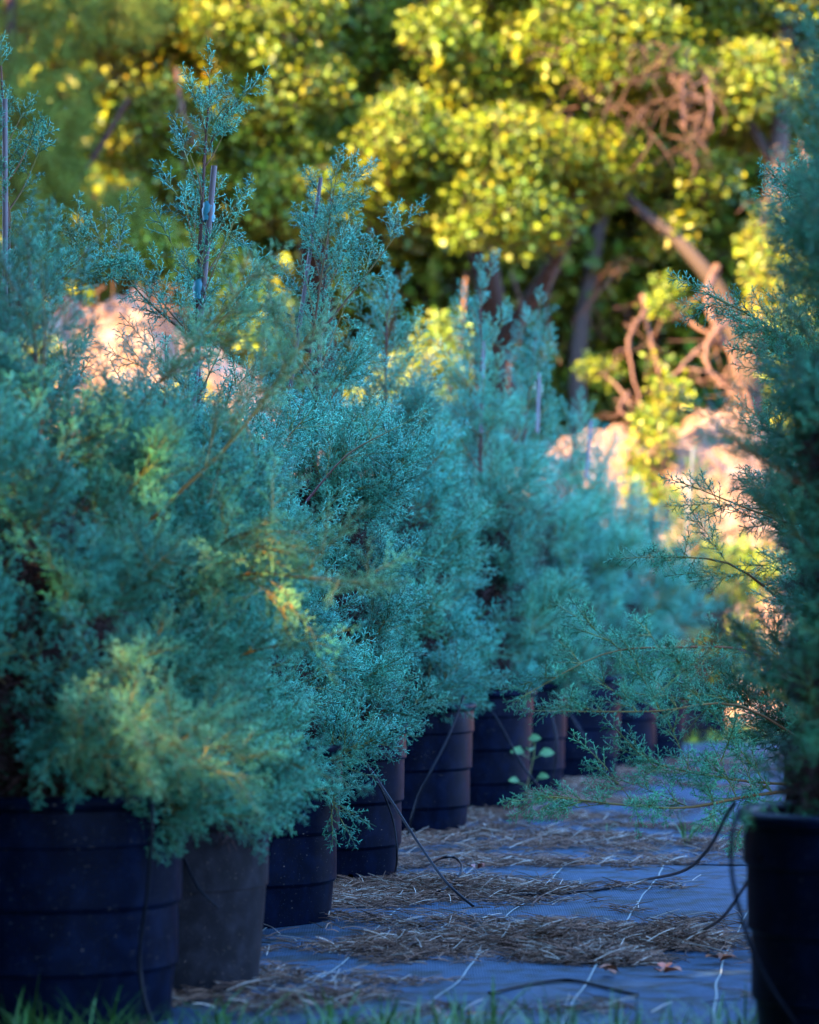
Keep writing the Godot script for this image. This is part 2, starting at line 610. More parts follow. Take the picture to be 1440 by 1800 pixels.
func build_cypress(t: Dictionary) -> Node3D:
	rng.seed = t.seed
	var root := base(t.get("called", "potted_cypress"), Vector3(t.x, 0, -t.d))
	tag(root, t.label, "potted tree", t.get("group", "potted cypresses in the row"))
	var h: float = t.get("pot_h", 0.52)
	var r: float = t.get("pot_r", 0.295)
	var dusty: bool = t.get("dusty", false)
	var pm: Material = M.dusty_plastic if dusty else M.pot_plastic
	var pot := put("pot", pot_mesh(h, r, not dusty, t.get("hole", false)), pm, root)
	pot.rotation.y = t.get("pot_turn", R(0, TAU))
	var rim := put("rim", ring_mesh(r, 0.013, 0.017), pm, pot)
	rim.position.y = h - 0.016
	var disc := CylinderMesh.new()
	disc.top_radius = r - 0.012
	disc.bottom_radius = r - 0.02
	disc.height = 0.05
	var so := put("soil", disc, M.potting_soil, root)
	so.position.y = h - 0.085
	# trunk
	var top: float = t.top
	var lean: Vector3 = t.get("lean", Vector3.ZERO)
	var sway: Vector3 = t.get("sway", Vector3(R(-0.04, 0.04), 0, R(-0.04, 0.04)))
	var y0 := h - 0.07
	var tall := top - y0
	var keys: Array = []
	for i in 7:
		var u := i / 6.0
		keys.append(Vector3(0, y0 + tall * u, 0) + lean * u + sway * sin(u * PI))
	var stem := smooth_path(keys, 4)
	var wood := Soup.new()
	var bark0 := Color(0.075, 0.040, 0.034)
	var bark1 := Color(0.13, 0.062, 0.045)
	wood.tube(stem, taper(stem.size(), t.get("trunk_r", 0.016), 0.0025), 7, bark0, bark1)
	var where := [[], [], [], []]
	var tints := [[], [], [], []]
	var tint: Color = t.get("tint", Color(1, 1, 1))
	var reach: float = t.reach
	var count := int(t.get("limbs", 74) * 0.72)
	var dense: float = t.get("dense", 1.0) * 2.7
	for i in count:
		var u: float = pow((i + R(0.0, 0.9)) / count, 1.25) * 0.93
		var p := stem[clampi(int(u * (stem.size() - 1)), 0, stem.size() - 1)]
		var az := i * 2.39996 + R(-0.4, 0.4)
		# widest low down, narrowing to a loose spire
		var env := reach * minf(1.0, 0.82 + 0.9 * u) * pow(1.0 - u, t.get("power", 1.15)) * R(0.58, 1.22) + 0.04
		var elev: float = lerpf(t.get("low", 0.22), 1.05, pow(u, 0.6)) + R(-0.2, 0.2)
		var out := Vector3(cos(az), 0, sin(az))
		var d := out * cos(elev) + Vector3.UP * sin(elev)
		var long := env / maxf(0.5, cos(elev))
		if long > env * 1.7:
			long = env * 1.7
		var e1 := p + d * long * 0.5 - Vector3.UP * long * (0.05 if u < 0.25 else 0.0)
		var e2: Vector3 = p + d * long + Vector3.UP * long * (R(-0.22, 0.12) * t.get("droop", 1.0) if u < 0.16 else R(0.02, 0.24)) + across(d) * long * R(-0.12, 0.12)
		var red := R(0, 1)
		var c0 := bark1.lerp(Color(0.20, 0.085, 0.045), red)
		var c1 := Color(0.17, 0.17, 0.05).lerp(Color(0.25, 0.12, 0.05), red)
		var from: float = t.get("thin_from", 0.5)
		var thin := 1.0 if u < from else lerpf(1.0, t.get("top_dense", 0.4), minf(1.0, (u - from) / 0.25))
		var lt := R(0.72, 1.18)
		var warm := R(-0.12, 0.14)
		grow_branch(wood, where, tints, [p, e1, e2], 0.0052 * (1.0 - 0.5 * u), dense * thin, Color(tint.r * lt * (1.0 + warm), tint.g * lt, tint.b * lt * (1.0 - warm)), c0, c1, 0.38)
	# bare twigs, put in to block light and darken the inside of the crown
	var inner: Array = []
	var inner_tint := PackedColorArray()
	for k in int(t.get("twigs", 650)):
		var u := pow(R(0, 1), 1.3) * 0.45
		var p := stem[clampi(int(u * (stem.size() - 1)), 0, stem.size() - 1)]
		var rad := reach * pow(1.0 - u, t.get("power", 1.15)) * 0.48 * sqrt(R(0, 1))
		var az := R(0, TAU)
		inner.append(Transform3D(along((Vector3(cos(az), 0.6, sin(az)) + any_dir() * 0.5).normalized(), R(0, TAU), R(0.7, 1.2)), p + Vector3(cos(az), 0.35, sin(az)) * rad + Vector3.UP * R(0, 0.06)))
		inner_tint.append(Color(1, 1, 1) * R(0.7, 1.3))
	# sprays close along the leader
	for k in int(tall * 0.45 / 0.032):
		var u := lerpf(0.55, 1.0, R(0, 1))
		var p := stem[clampi(int(u * (stem.size() - 1)), 0, stem.size() - 1)]
		add_spray(where, tints, p + any_dir() * 0.008, (any_dir() + Vector3.UP * 1.1).normalized(), R(0.4, 0.75), tint)
	add_spray(where, tints, stem[stem.size() - 1], Vector3.UP, 0.8, tint)
	# long shoots that stick out of the crown: world points
	for sh in t.get("shoots", []):
		var ks: Array = []
		for q in sh.pts:
			ks.append((q as Vector3) - root.position)
		grow_branch(wood, where, tints, ks, sh.get("r", 0.0045), sh.get("dense", 0.9), sh.get("tint", tint), sh.get("c0", Color(0.16, 0.055, 0.025)), sh.get("c1", Color(0.16, 0.13, 0.035)), sh.get("bare", 0.3))
	put("trunk", wood.mesh(), M.bark, root)
	var crown := Node3D.new()
	crown.name = "crown"
	root.add_child(crown)
	for v in 4:
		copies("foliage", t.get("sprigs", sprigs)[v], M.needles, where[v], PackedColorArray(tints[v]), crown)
	copies("twigs", twig_mesh, M.bark, inner, inner_tint, crown)
	# canes and ties
	for c in t.get("canes", []):
		var a: Vector3 = (c[0] as Vector3) - root.position
		var b: Vector3 = (c[1] as Vector3) - root.position
		var s := Soup.new()
		var cp := PackedVector3Array()
		for i in 9:
			cp.append(a.lerp(b, i / 8.0))
		var cr := even(9, c[2])
		s.tube(cp, cr, 8, Color.WHITE, Color.WHITE)
		# a cut, closed top
		var f := s.v.size()
		var top_at := s.vert(b, (b - a).normalized(), Color.WHITE)
		for k in 8:
			s.tri(top_at, f - 8 + k, f - 8 + (k + 1) % 8)
		put("stake", s.mesh(), c[3], root)
	for q in t.get("ties", []):
		var s := Soup.new()
		var cpt: Vector3 = (q as Vector3) - root.position
		var band := PackedVector3Array()
		for k in 6:
			band.append(cpt + Vector3(0.002 * sin(k * 2.0), 0.011 * (k - 2.5), 0.002 * cos(k * 1.7)))
		s.tube(band, PackedFloat32Array([0.016, 0.0185, 0.0175, 0.019, 0.0178, 0.016]), 12, Color.WHITE, Color.WHITE)
		put("tie_tape", s.mesh(), M.tape, root)
	return root

func build_rows() -> void:
	var sunny := Color(1.9, 1.35, 0.75)
	for i in 4:
		rng.seed = 100 + i
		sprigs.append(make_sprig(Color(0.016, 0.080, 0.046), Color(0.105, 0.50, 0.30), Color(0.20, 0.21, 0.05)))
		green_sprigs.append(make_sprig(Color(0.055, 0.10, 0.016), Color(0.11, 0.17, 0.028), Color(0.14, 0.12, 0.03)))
	rng.seed = 99
	twig_mesh = make_twigs()
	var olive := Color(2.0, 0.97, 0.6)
	var rows := [
		{"x": -0.797, "d": 7.65, "seed": 21, "top": 1.75, "reach": 0.40, "lean": Vector3(-0.06, 0, 0), "limbs": 74, "dense": 1.0, "power": 1.15, "thin_from": 0.45, "top_dense": 0.3, "tint": Color(0.72, 0.74, 0.70),
			"label": "cypress in the nearest and largest black pot of the long row",
			"shoots": [
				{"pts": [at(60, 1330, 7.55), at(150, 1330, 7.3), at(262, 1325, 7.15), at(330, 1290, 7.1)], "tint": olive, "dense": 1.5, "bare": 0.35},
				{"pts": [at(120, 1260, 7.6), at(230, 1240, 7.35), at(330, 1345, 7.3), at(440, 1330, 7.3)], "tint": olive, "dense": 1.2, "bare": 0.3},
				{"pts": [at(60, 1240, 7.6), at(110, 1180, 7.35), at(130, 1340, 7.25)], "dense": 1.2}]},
		{"x": -1.14, "d": 9.5, "seed": 20, "top": 2.42, "reach": 0.36, "limbs": 74, "power": 1.3, "thin_from": 0.4, "top_dense": 0.25, "tint": Color(0.75, 0.8, 0.72),
			"label": "cypress at the very edge with a thin upright cane, standing behind the nearest one",
			"canes": [[at(12, 1300, 9.42), at(7, 172, 9.42), 0.0075, M.bamboo]],
			"shoots": [{"pts": [at(10, 590, 9.5), at(100, 500, 9.4), at(190, 395, 9.4)], "dense": 0.8, "bare": 0.3, "c0": Color(0.09, 0.05, 0.05)}]},
		{"x": -0.59, "d": 8.22, "seed": 22, "top": 1.42, "reach": 0.37, "power": 0.9, "pot_h": 0.43, "pot_r": 0.255, "dusty": true, "droop": 0.2, "low": 0.4, "limbs": 64, "trunk_r": 0.012, "dense": 0.95, "tint": Color(1.0, 1.0, 0.95),
			"label": "low bushy cypress with long reddish shoots in a small dusty pot",
			"shoots": [
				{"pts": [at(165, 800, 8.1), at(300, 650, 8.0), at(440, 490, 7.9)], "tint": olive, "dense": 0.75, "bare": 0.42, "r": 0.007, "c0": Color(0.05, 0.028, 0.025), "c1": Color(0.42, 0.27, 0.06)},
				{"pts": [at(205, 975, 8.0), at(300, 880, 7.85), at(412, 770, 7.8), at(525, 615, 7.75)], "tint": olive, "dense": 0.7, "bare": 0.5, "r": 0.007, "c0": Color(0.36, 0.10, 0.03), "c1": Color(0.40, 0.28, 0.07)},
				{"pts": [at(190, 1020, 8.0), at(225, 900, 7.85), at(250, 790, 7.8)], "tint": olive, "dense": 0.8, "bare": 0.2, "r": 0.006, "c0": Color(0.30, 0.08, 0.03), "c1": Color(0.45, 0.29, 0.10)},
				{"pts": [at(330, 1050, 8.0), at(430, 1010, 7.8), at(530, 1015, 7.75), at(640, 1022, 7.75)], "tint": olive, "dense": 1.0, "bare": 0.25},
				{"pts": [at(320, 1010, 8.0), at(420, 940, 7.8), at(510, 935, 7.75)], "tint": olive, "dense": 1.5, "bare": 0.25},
				{"pts": [at(330, 1210, 8.1), at(430, 1150, 7.9), at(560, 1120, 7.85)], "dense": 1.0, "bare": 0.2},
				{"pts": [at(330, 1330, 8.1), at(430, 1320, 7.9), at(560, 1360, 7.85)], "dense": 1.0, "bare": 0.2}]},
		{"x": -0.487, "d": 9.75, "seed": 23, "top": 2.40, "reach": 0.40, "lean": Vector3(-0.085, 0, 0), "sway": Vector3(-0.07, 0, 0.02), "power": 1.35, "trunk_r": 0.017, "limbs": 80, "thin_from": 0.40, "top_dense": 0.16,
			"label": "tallest cypress, its bare leader tied to a cane with blue-green tape",
			"canes": [[at(335, 760, 9.72), at(376, 290, 9.72), 0.0085, M.bamboo]], "ties": [at(366, 372, 9.73), at(350, 510, 9.73)],
			"shoots": [{"pts": [at(370, 250, 9.75), at(395, 200, 9.73), at(425, 170, 9.7)], "dense": 1.3, "bare": 0.1, "r": 0.004, "c0": Color(0.1, 0.05, 0.04)},
				{"pts": [at(345, 600, 9.75), at(250, 520, 9.7), at(190, 440, 9.7)], "dense": 0.9, "c0": Color(0.1, 0.05, 0.04)},
				{"pts": [at(500, 1330, 9.7), at(560, 1370, 9.6), at(600, 1440, 9.55)], "dense": 1.2, "bare": 0.05}]},
		{"x": -0.304, "d": 11.05, "seed": 24, "top": 2.22, "reach": 0.43, "sway": Vector3(-0.03, 0, 0.0), "lean": Vector3(0.05, 0, 0), "hole": true, "pot_turn": deg_to_rad(26), "limbs": 92, "dense": 1.15, "power": 1.25, "thin_from": 0.45, "top_dense": 0.18,
			"label": "full round cypress with a dark leaning cane, pot with a round drain hole",
			"canes": [[at(505, 720, 11.0), at(564, 311, 11.0), 0.0065, M.bamboo]],
			"shoots": [{"pts": [at(550, 600, 11.0), at(630, 500, 11.0), at(700, 408, 11.0)], "dense": 0.7, "bare": 0.45, "c0": Color(0.12, 0.05, 0.04)},
				{"pts": [at(545, 620, 11.0), at(570, 450, 11.0), at(592, 300, 11.0)], "dense": 0.8, "bare": 0.4, "c0": Color(0.12, 0.05, 0.04)},
				{"pts": [at(540, 880, 10.7), at(610, 800, 10.6), at(690, 755, 10.6)], "dense": 0.5, "bare": 0.3, "c0": Color(0.20, 0.09, 0.10)}]},
		{"x": -0.054, "d": 12.9, "seed": 25, "top": 2.1, "reach": 0.40, "limbs": 78,
			"label": "cypress with blunt top behind the pot with the drain hole", "lean": Vector3(-0.03, 0, 0)},
		{"x": -0.06, "d": 13.8, "seed": 26, "top": 1.75, "reach": 0.36, "limbs": 56, "dense": 0.85,
			"label": "short cypress whose pot is almost hidden, only its edge showing between two others"},
		{"x": 0.227, "d": 14.4, "seed": 27, "top": 2.26, "reach": 0.40, "lean": Vector3(0.07, 0, 0), "limbs": 74,
			"label": "slender-topped cypress with a pale cane, its pot behind the round-leaved weed",
			"canes": [[at(846, 760, 14.3), at(851, 600, 14.3), 0.0075, M.pale_cane]]},
		{"x": 0.413, "d": 15.3, "seed": 28, "top": 2.2, "reach": 0.40, "lean": Vector3(0.17, 0, 0), "limbs": 70,
			"label": "cypress with a plumed tip beside the slender-topped one, further back",
			"canes": [[at(945, 760, 15.2), at(948, 655, 15.2), 0.0075, M.pale_cane]]},
		{"x": 0.716, "d": 16.3, "seed": 29, "top": 1.78, "reach": 0.42, "lean": Vector3(0.10, 0, 0), "limbs": 66,
			"label": "blue cypress with a white cane tip towards the far end of the row",
			"canes": [[at(1030, 840, 16.2), at(1040, 738, 16.2), 0.0075, M.pale_cane]]},
		{"x": 0.96, "d": 17.25, "seed": 30, "top": 1.62, "reach": 0.40, "limbs": 60,
			"label": "low cypress second from the far end of the row"},
		{"x": 1.185, "d": 18.2, "seed": 31, "top": 1.42, "reach": 0.38, "limbs": 56,
			"label": "smallest blue cypress at the far end of the row"},
		{"x": 1.70, "d": 20.4, "seed": 32, "top": 1.66, "reach": 0.34, "limbs": 54, "called": "potted_conifer", "sprigs": green_sprigs, "group": "",
			"label": "bright green young conifer with pale cane standing in the sun", "pot_h": 0.36, "pot_r": 0.2,
			"canes": [[at(1200, 1000, 20.3), at(1219, 788, 20.3), 0.0075, M.pale_cane]]},
		{"x": 0.985, "d": 7.02, "seed": 33, "top": 2.5, "reach": 0.29, "limbs": 84, "power": 0.6, "low": 0.3, "droop": 0.0, "lean": Vector3(0.0, 0, 0), "tint": Color(0.8, 0.8, 0.58), "dense": 0.95, "group": "potted cypresses across the path",
			"label": "dark cypress in the black pot across the path, cut by the picture edge",
			"shoots": [{"pts": [at(1420, 860, 7.0), at(1330, 800, 7.0), at(1250, 740, 7.0)], "dense": 0.9}]},
		{"x": 1.36, "d": 9.7, "seed": 34, "top": 2.5, "reach": 0.46, "limbs": 90, "power": 0.6, "thin_from": 0.7, "lean": Vector3(-0.02, 0, 0), "tint": Color(0.88, 0.86, 0.66), "group": "potted cypresses across the path",
			"label": "cypress across the path trailing low branches over the weed mat",
			"shoots": [
				{"pts": [at(1450, 1260, 9.6), at(1330, 1150, 9.4), at(1180, 1138, 9.2), at(1060, 1150, 9.1), at(935, 1215, 9.0)], "dense": 0.4, "bare": 0.35, "r": 0.0042, "c0": Color(0.16, 0.03, 0.025), "c1": Color(0.14, 0.12, 0.035), "tint": Color(1.0, 0.9, 0.7)},
				{"pts": [at(1450, 1330, 9.6), at(1300, 1240, 9.4), at(1150, 1250, 9.2), at(980, 1250, 9.1)], "dense": 0.5, "bare": 0.35, "tint": Color(1.0, 0.9, 0.7)},
				{"pts": [at(1450, 1380, 9.6), at(1310, 1400, 9.5), at(1180, 1420, 9.4), at(970, 1400, 9.3)], "dense": 0.6, "bare": 0.2, "r": 0.006, "c0": Color(0.20, 0.07, 0.03), "tint": Color(1.05, 1.0, 0.7)},
				{"pts": [at(1420, 1380, 9.6), at(1290, 1370, 9.5), at(1150, 1340, 9.4), at(1100, 1300, 9.4)], "dense": 0.7, "bare": 0.2},
				{"pts": [at(1420, 620, 9.7), at(1330, 560, 9.7), at(1235, 510, 9.7)], "dense": 0.6, "bare": 0.3, "c1": Color(0.22, 0.2, 0.05)},
				{"pts": [at(1420, 930, 9.7), at(1330, 900, 9.7), at(1230, 860, 9.7)], "dense": 0.45, "bare": 0.3},
				{"pts": [at(1400, 1080, 9.7), at(1280, 990, 9.7), at(1130, 980, 9.7)], "dense": 0.6, "bare": 0.35}]},
		{"x": 1.80, "d": 12.2, "seed": 35, "top": 2.2, "reach": 0.42, "limbs": 66, "group": "potted cypresses across the path",
			"label": "cypress across the path mostly hidden behind the trailing one"},
	]
	for t in rows:
		build_cypress(t)

# ---------------------------------------------------------------- broadleaf growth behind
func make_clump(n: int, radius: float, long: float, c: Array) -> ArrayMesh:
	var s := Soup.new()
	for i in n:
		var p := any_dir() * radius * pow(R(0, 1), 0.45)
		p.y *= 0.75
		var d := (any_dir() + p / radius * 0.7).normalized()
		var up := (Vector3.UP + any_dir() * 0.9).normalized()
		if absf(up.dot(d)) > 0.95:
			up = across(d)
		var col: Color = c[rng.randi() % c.size()]
		col = col * R(0.7, 1.25)
		s.leaf(p, d, up, long * R(0.7, 1.2), long * R(0.5, 0.75), R(0.05, 0.35), col, col)
	# twigs that carry them
	for i in 4:
		s.spike(Vector3.ZERO, any_dir() * radius * 0.9, 0.004, Color(0.10, 0.06, 0.04), Color(0.10, 0.06, 0.04))
	return s.mesh()

func leafy_mass(called: String, lobes: Array, per_m2: float, tint: Color, mesh_set: Array, parent: Node3D, gaps: Callable, leaves: Material, size := 1.0) -> void:
	# clumps over the outside of overlapping lobes [centre, radii], thinner inside
	var where := [[], [], [], []]
	var tints := [[], [], [], []]
	var origin: Vector3 = parent.position
	for lobe in lobes:
		var c: Vector3 = lobe[0]
		var r: Vector3 = lobe[1]
		var area := 4.0 * PI * pow((pow(r.x * r.y, 1.6) + pow(r.x * r.z, 1.6) + pow(r.y * r.z, 1.6)) / 3.0, 1.0 / 1.6)
		for i in int(area * per_m2):
			var d := any_dir()
			var rough := 1.0 + 0.28 * lump.get_noise_3dv((c + d * r) * 55.0) + 0.12 * lump.get_noise_3dv((c + d * r) * 170.0)
			var deep := 1.0 - 0.42 * R(0, 1) * R(0, 1)
			var p := c + d * r * rough * deep
			if gaps.call(p):
				continue
			var v := rng.randi() % 4
			where[v].append(Transform3D(along((Vector3.UP + any_dir() * 0.5 + d * 0.4).normalized(), R(0, TAU), R(0.7, 1.25) * size), p - origin))
			var g := R(0.75, 1.2)
			var w := R(-0.18, 0.18)
			tints[v].append(Color(tint.r * g * (1.0 + w), tint.g * g, tint.b * g * (1.0 - w)))
	var crown := Node3D.new()
	crown.name = called
	parent.add_child(crown, true)
	for v in 4:
		if where[v].size():
			copies("foliage", mesh_set[v], leaves, where[v], PackedColorArray(tints[v]), crown)

func trunk_mesh(paths: Array) -> ArrayMesh:
	var s := Soup.new()
	for p in paths:
		var pts := smooth_path(p[0], 6)
		s.tube(pts, taper(pts.size(), p[1], p[2]), 9, p[3], p[3])
	return s.mesh()

func open_sky(_p: Vector3) -> bool:
	return false

func thin_noise(p: Vector3) -> bool:
	return lump.get_noise_3dv(p * 38.0 + Vector3(50, 9, 3)) > 0.10

func broad_tree(called: String, label: String, foot: Vector3, lobes: Array, per_m2: float, tint: Color, limbs: Array, bark: Color, mesh_set: Array, gaps: Callable, group := "trees above the bank", size := 1.0) -> Node3D:
	var root := base(called, foot)
	tag(root, label, "tree", group)
	var paths: Array = []
	for l in limbs:
		var ks: Array = []
		for q in l[0]:
			ks.append((q as Vector3) - foot)
		paths.append([ks, l[1], l[2], bark])
	put("trunk", trunk_mesh(paths), M.bark, root)
	leafy_mass("crown", lobes, per_m2, tint, mesh_set, root, gaps, M.leaves, size)
	return root

func build_background() -> void:
	rng.seed = 400
	var yellow := [Color(0.17, 0.20, 0.012), Color(0.12, 0.165, 0.012), Color(0.23, 0.225, 0.016), Color(0.075, 0.12, 0.011)]
	var dull := yellow
	var vine_leaf: Array = []
	var dark_leaf: Array = []
	for i in 4:
		vine_leaf.append(make_clump([48, 66, 38, 54][i], 0.18, [0.05, 0.036, 0.066, 0.044][i], yellow))
		dark_leaf.append(make_clump(22, 0.30, 0.12, dull))
	leaf_clumps = dark_leaf
	var grey := Color(0.07, 0.045, 0.034)
	var L := func(px: float, py: float, d: float, rx: float, ry: float, rz: float) -> Array:
		return [at(px, py, d), Vector3(rx, ry, rz)]
	# big overhanging canopy, tree by tree
	var low_edge := func(px: float) -> float:
		# how far down the canopy hangs, column by column
		var xs := [300.0, 480.0, 700.0, 860.0, 940.0, 1060.0, 1150.0, 1260.0, 1360.0, 1460.0]
		var ys := [400.0, 455.0, 440.0, 430.0, 395.0, 360.0, 330.0, 270.0, 330.0, 480.0]
		for k in 9:
			if px < xs[k + 1]:
				return lerpf(ys[k], ys[k + 1], clampf((px - xs[k]) / (xs[k + 1] - xs[k]), 0.0, 1.0))
		return 450.0
	var canopy := func(x0: float, x1: float, d0: float) -> Array:
		var out: Array = []
		var y := -110.0
		while y < 470.0:
			var x := x0 + R(-30, 30)
			while x < x1:
				var px := x + R(-34, 34)
				var py := y + R(-32, 32)
				if py < low_edge.call(px) - 25.0 and R(0, 1) < 0.80:
					var r := R(0.17, 0.36)
					out.append([at(px, py, d0 + R(-0.55, 0.75)), Vector3(r * R(0.9, 1.4), r * R(0.6, 0.95), r)])
				x += 92.0
			y += 78.0
		return out
	broad_tree("vine_covered_tree", "vine-covered tree with bright canopy behind the two tallest cypresses", Vector3(-0.6, 1.4, -27.6), canopy.call(330.0, 730.0, 25.6),
		70.0, Color(1.15, 1.12, 1.0), [[[Vector3(-0.6, 1.2, -27.6), Vector3(-0.7, 2.8, -27.4), Vector3(-0.8, 4.2, -26.8), Vector3(-0.6, 5.6, -26.4)], 0.16, 0.06], [[Vector3(-0.8, 4.2, -26.8), Vector3(-1.2, 4.4, -26.2), Vector3(-1.3, 4.6, -25.8)], 0.07, 0.02]], grey, vine_leaf, open_sky)
	broad_tree("vine_covered_tree", "vine-covered tree with the lowest hanging canopy, above the dark hollow", Vector3(0.8, 1.4, -27.6), canopy.call(730.0, 1130.0, 25.5),
		70.0, Color(1.12, 1.12, 1.0), [[[Vector3(0.8, 1.2, -27.6), Vector3(0.7, 2.8, -27.4), Vector3(0.5, 4.2, -26.8), Vector3(0.6, 5.6, -26.4)], 0.16, 0.06], [[Vector3(0.7, 2.8, -27.4), Vector3(1.2, 3.6, -26.6), Vector3(1.3, 4.6, -26.0)], 0.09, 0.03]], grey, vine_leaf, open_sky)
	var over_roots: Array = canopy.call(1130.0, 1480.0, 25.6)
	over_roots.append_array([L.call(1390, 440, 24.9, 0.3, 0.26, 0.35), L.call(1190, 400, 25.6, 0.12, 0.15, 0.2), L.call(1240, 300, 25.5, 0.2, 0.14, 0.2)])
	broad_tree("vine_covered_tree", "vine-covered tree above the exposed roots, its grey limb leaning out", Vector3(3.0, 1.7, -26.6), over_roots,
		64.0, Color(1.15, 1.1, 0.9), [[[at(1310, 700, 25.2), at(1280, 540, 25.2), at(1200, 430, 25.3), at(1110, 350, 25.5), at(1060, 250, 25.8)], 0.085, 0.018], [[at(1310, 720, 25.2), at(1345, 480, 25.1), at(1370, 260, 25.2), at(1390, 0, 25.6)], 0.12, 0.05], [[at(1370, 300, 25.2), at(1300, 180, 25.4), at(1240, 60, 25.7)], 0.05, 0.02]], grey, vine_leaf, open_sky)
	broad_tree("vine_covered_tree", "orange-tinged tree behind the tallest cypress leader", Vector3(-1.9, 2.6, -27.4),
		[L.call(330, 60, 26.0, 0.75, 0.55, 0.7), L.call(420, 170, 25.9, 0.55, 0.4, 0.6), L.call(280, 420, 25.6, 0.45, 0.35, 0.5), L.call(200, -40, 26.6, 1.1, 0.6, 0.8)],
		52.0, Color(1.25, 0.92, 0.8), [[[Vector3(-1.9, 2.4, -27.4), Vector3(-1.8, 3.6, -27.0), Vector3(-1.6, 5.2, -26.5)], 0.12, 0.04]], Color(0.2, 0.09, 0.05), vine_leaf, thin_noise)
	# feathery yellow-green conifer in the upper corner
	var fr := base("feathery_conifer", Vector3(-2.9, 2.2, -24.6))
	tag(fr, "feathery yellow-green conifer with a dark hollow in the upper corner", "tree", "trees above the bank")
	put("trunk", trunk_mesh([[[Vector3(0, -0.3, 0), Vector3(0.05, 1.2, 0), Vector3(0, 3.6, 0)], 0.10, 0.03, Color(0.07, 0.035, 0.025)], [[Vector3(0.03, 1.2, 0), Vector3(0.5, 1.6, 0.2), Vector3(0.9, 2.2, 0.3)], 0.04, 0.015, Color(0.07, 0.035, 0.025)]]), M.bark, fr)
	var fw := [[], [], [], []]
	var ft := [[], [], [], []]
	for lobe in [L.call(60, 200, 24.3, 0.3, 0.45, 0.4), L.call(170, 0, 24.4, 0.35, 0.2, 0.4), L.call(150, 400, 24.3, 0.45, 0.2, 0.4), L.call(30, 330, 24.2, 0.3, 0.5, 0.4), L.call(-120, 150, 24.6, 0.7, 1.0, 0.7)]:
		for i in 190:
			var d := any_dir()
			var p: Vector3 = lobe[0] + d * (lobe[1] as Vector3) * (1.0 - 0.5 * R(0, 1) * R(0, 1)) * (1.0 + 0.3 * lump.get_noise_3dv((lobe[0] + d) * 60.0))
			var v := rng.randi() % 4
			fw[v].append(Transform3D(along((d + Vector3(0.3, -0.1, 0.2) + any_dir() * 0.5).normalized(), R(0, TAU), R(1.4, 2.3)), p - fr.position))
			var g := R(0.7, 1.3)
			ft[v].append(Color(1.35 * g, 1.2 * g, 0.7 * g))
	var fc := Node3D.new()
	fc.name = "crown"
	fr.add_child(fc)
	for v in 4:
		copies("foliage", green_sprigs[v], M.needles, fw[v], PackedColorArray(ft[v]), fc)
	# tall trees behind and beside, which close the view
	broad_tree("thicket_tree", "leafy tree standing behind the middle canopy", Vector3(0.6, 1.5, -31.0),
		[[Vector3(0.5, 5.6, -31), Vector3(3.0, 2.6, 1.2)], [Vector3(0.8, 8.0, -31), Vector3(2.6, 2.0, 1.2)], [Vector3(1.2, 3.0, -31.8), Vector3(3.2, 1.7, 0.8)]], 22.0, Color(1, 1, 1), [[[Vector3(0.6, 1.3, -31), Vector3(0.5, 4, -31), Vector3(0.8, 8, -31)], 0.2, 0.06], [[Vector3(1.6, 1.3, -30.2), Vector3(1.5, 3, -30.2), Vector3(1.9, 5, -30.4)], 0.10, 0.05]], Color(0.09, 0.06, 0.045), dark_leaf, open_sky, "trees above the bank", 1.25)
	broad_tree("thicket_tree", "leafy tree behind the feathery conifer", Vector3(-4.4, 1.8, -30.5),
		[[Vector3(-4.2, 5.4, -30.5), Vector3(3.0, 2.7, 1.2)], [Vector3(-4.6, 8.2, -30.5), Vector3(2.6, 2.0, 1.2)], [Vector3(-3.8, 3.2, -31.0), Vector3(2.8, 1.5, 0.8)]], 22.0, Color(1.05, 1, 1), [[[Vector3(-4.4, 1.5, -30.5), Vector3(-4.3, 4, -30.5), Vector3(-4.4, 8, -30.5)], 0.2, 0.06]], Color(0.09, 0.06, 0.045), dark_leaf, open_sky, "trees above the bank", 1.25)
	broad_tree("thicket_tree", "leafy tree behind the limb that leans over the roots", Vector3(5.2, 1.7, -30.5),
		[[Vector3(4.8, 5.4, -30.0), Vector3(2.6, 2.8, 1.2)], [Vector3(5.2, 8.2, -30.3), Vector3(2.6, 2.0, 1.2)], [Vector3(4.8, 3.0, -30.6), Vector3(2.6, 1.6, 0.8)]], 22.0, Color(1, 1, 1), [[[Vector3(5.2, 1.4, -30.5), Vector3(5.0, 4, -30.3), Vector3(5.2, 8, -30.3)], 0.2, 0.06]], Color(0.09, 0.06, 0.045), dark_leaf, open_sky, "trees above the bank", 1.25)
	# trees out of view whose shade falls into the hollow and the upper corner
	broad_tree("tall_tree", "tall tree out of view beyond the feathery conifer, shading the hollow", Vector3(-4.8, 1.9, -25.9),
		[[Vector3(-3.9, 6.6, -25.4), Vector3(1.4, 1.3, 1.0)], [Vector3(-4.9, 5.2, -25.6), Vector3(1.5, 1.3, 1.0)], [Vector3(-2.6, 8.3, -25.6), Vector3(1.9, 1.2, 1.0)], [Vector3(-0.4, 8.0, -26.0), Vector3(1.8, 1.1, 1.0)], [Vector3(-4.6, 8.2, -25.4), Vector3(1.5, 1.3, 1.0)]], 26.0, Color(1, 1, 1), [[[Vector3(-4.8, 1.7, -25.9), Vector3(-4.7, 5, -25.8), Vector3(-3.4, 8.4, -25.6)], 0.2, 0.05]], grey, dark_leaf, open_sky, "trees above the bank", 1.1)
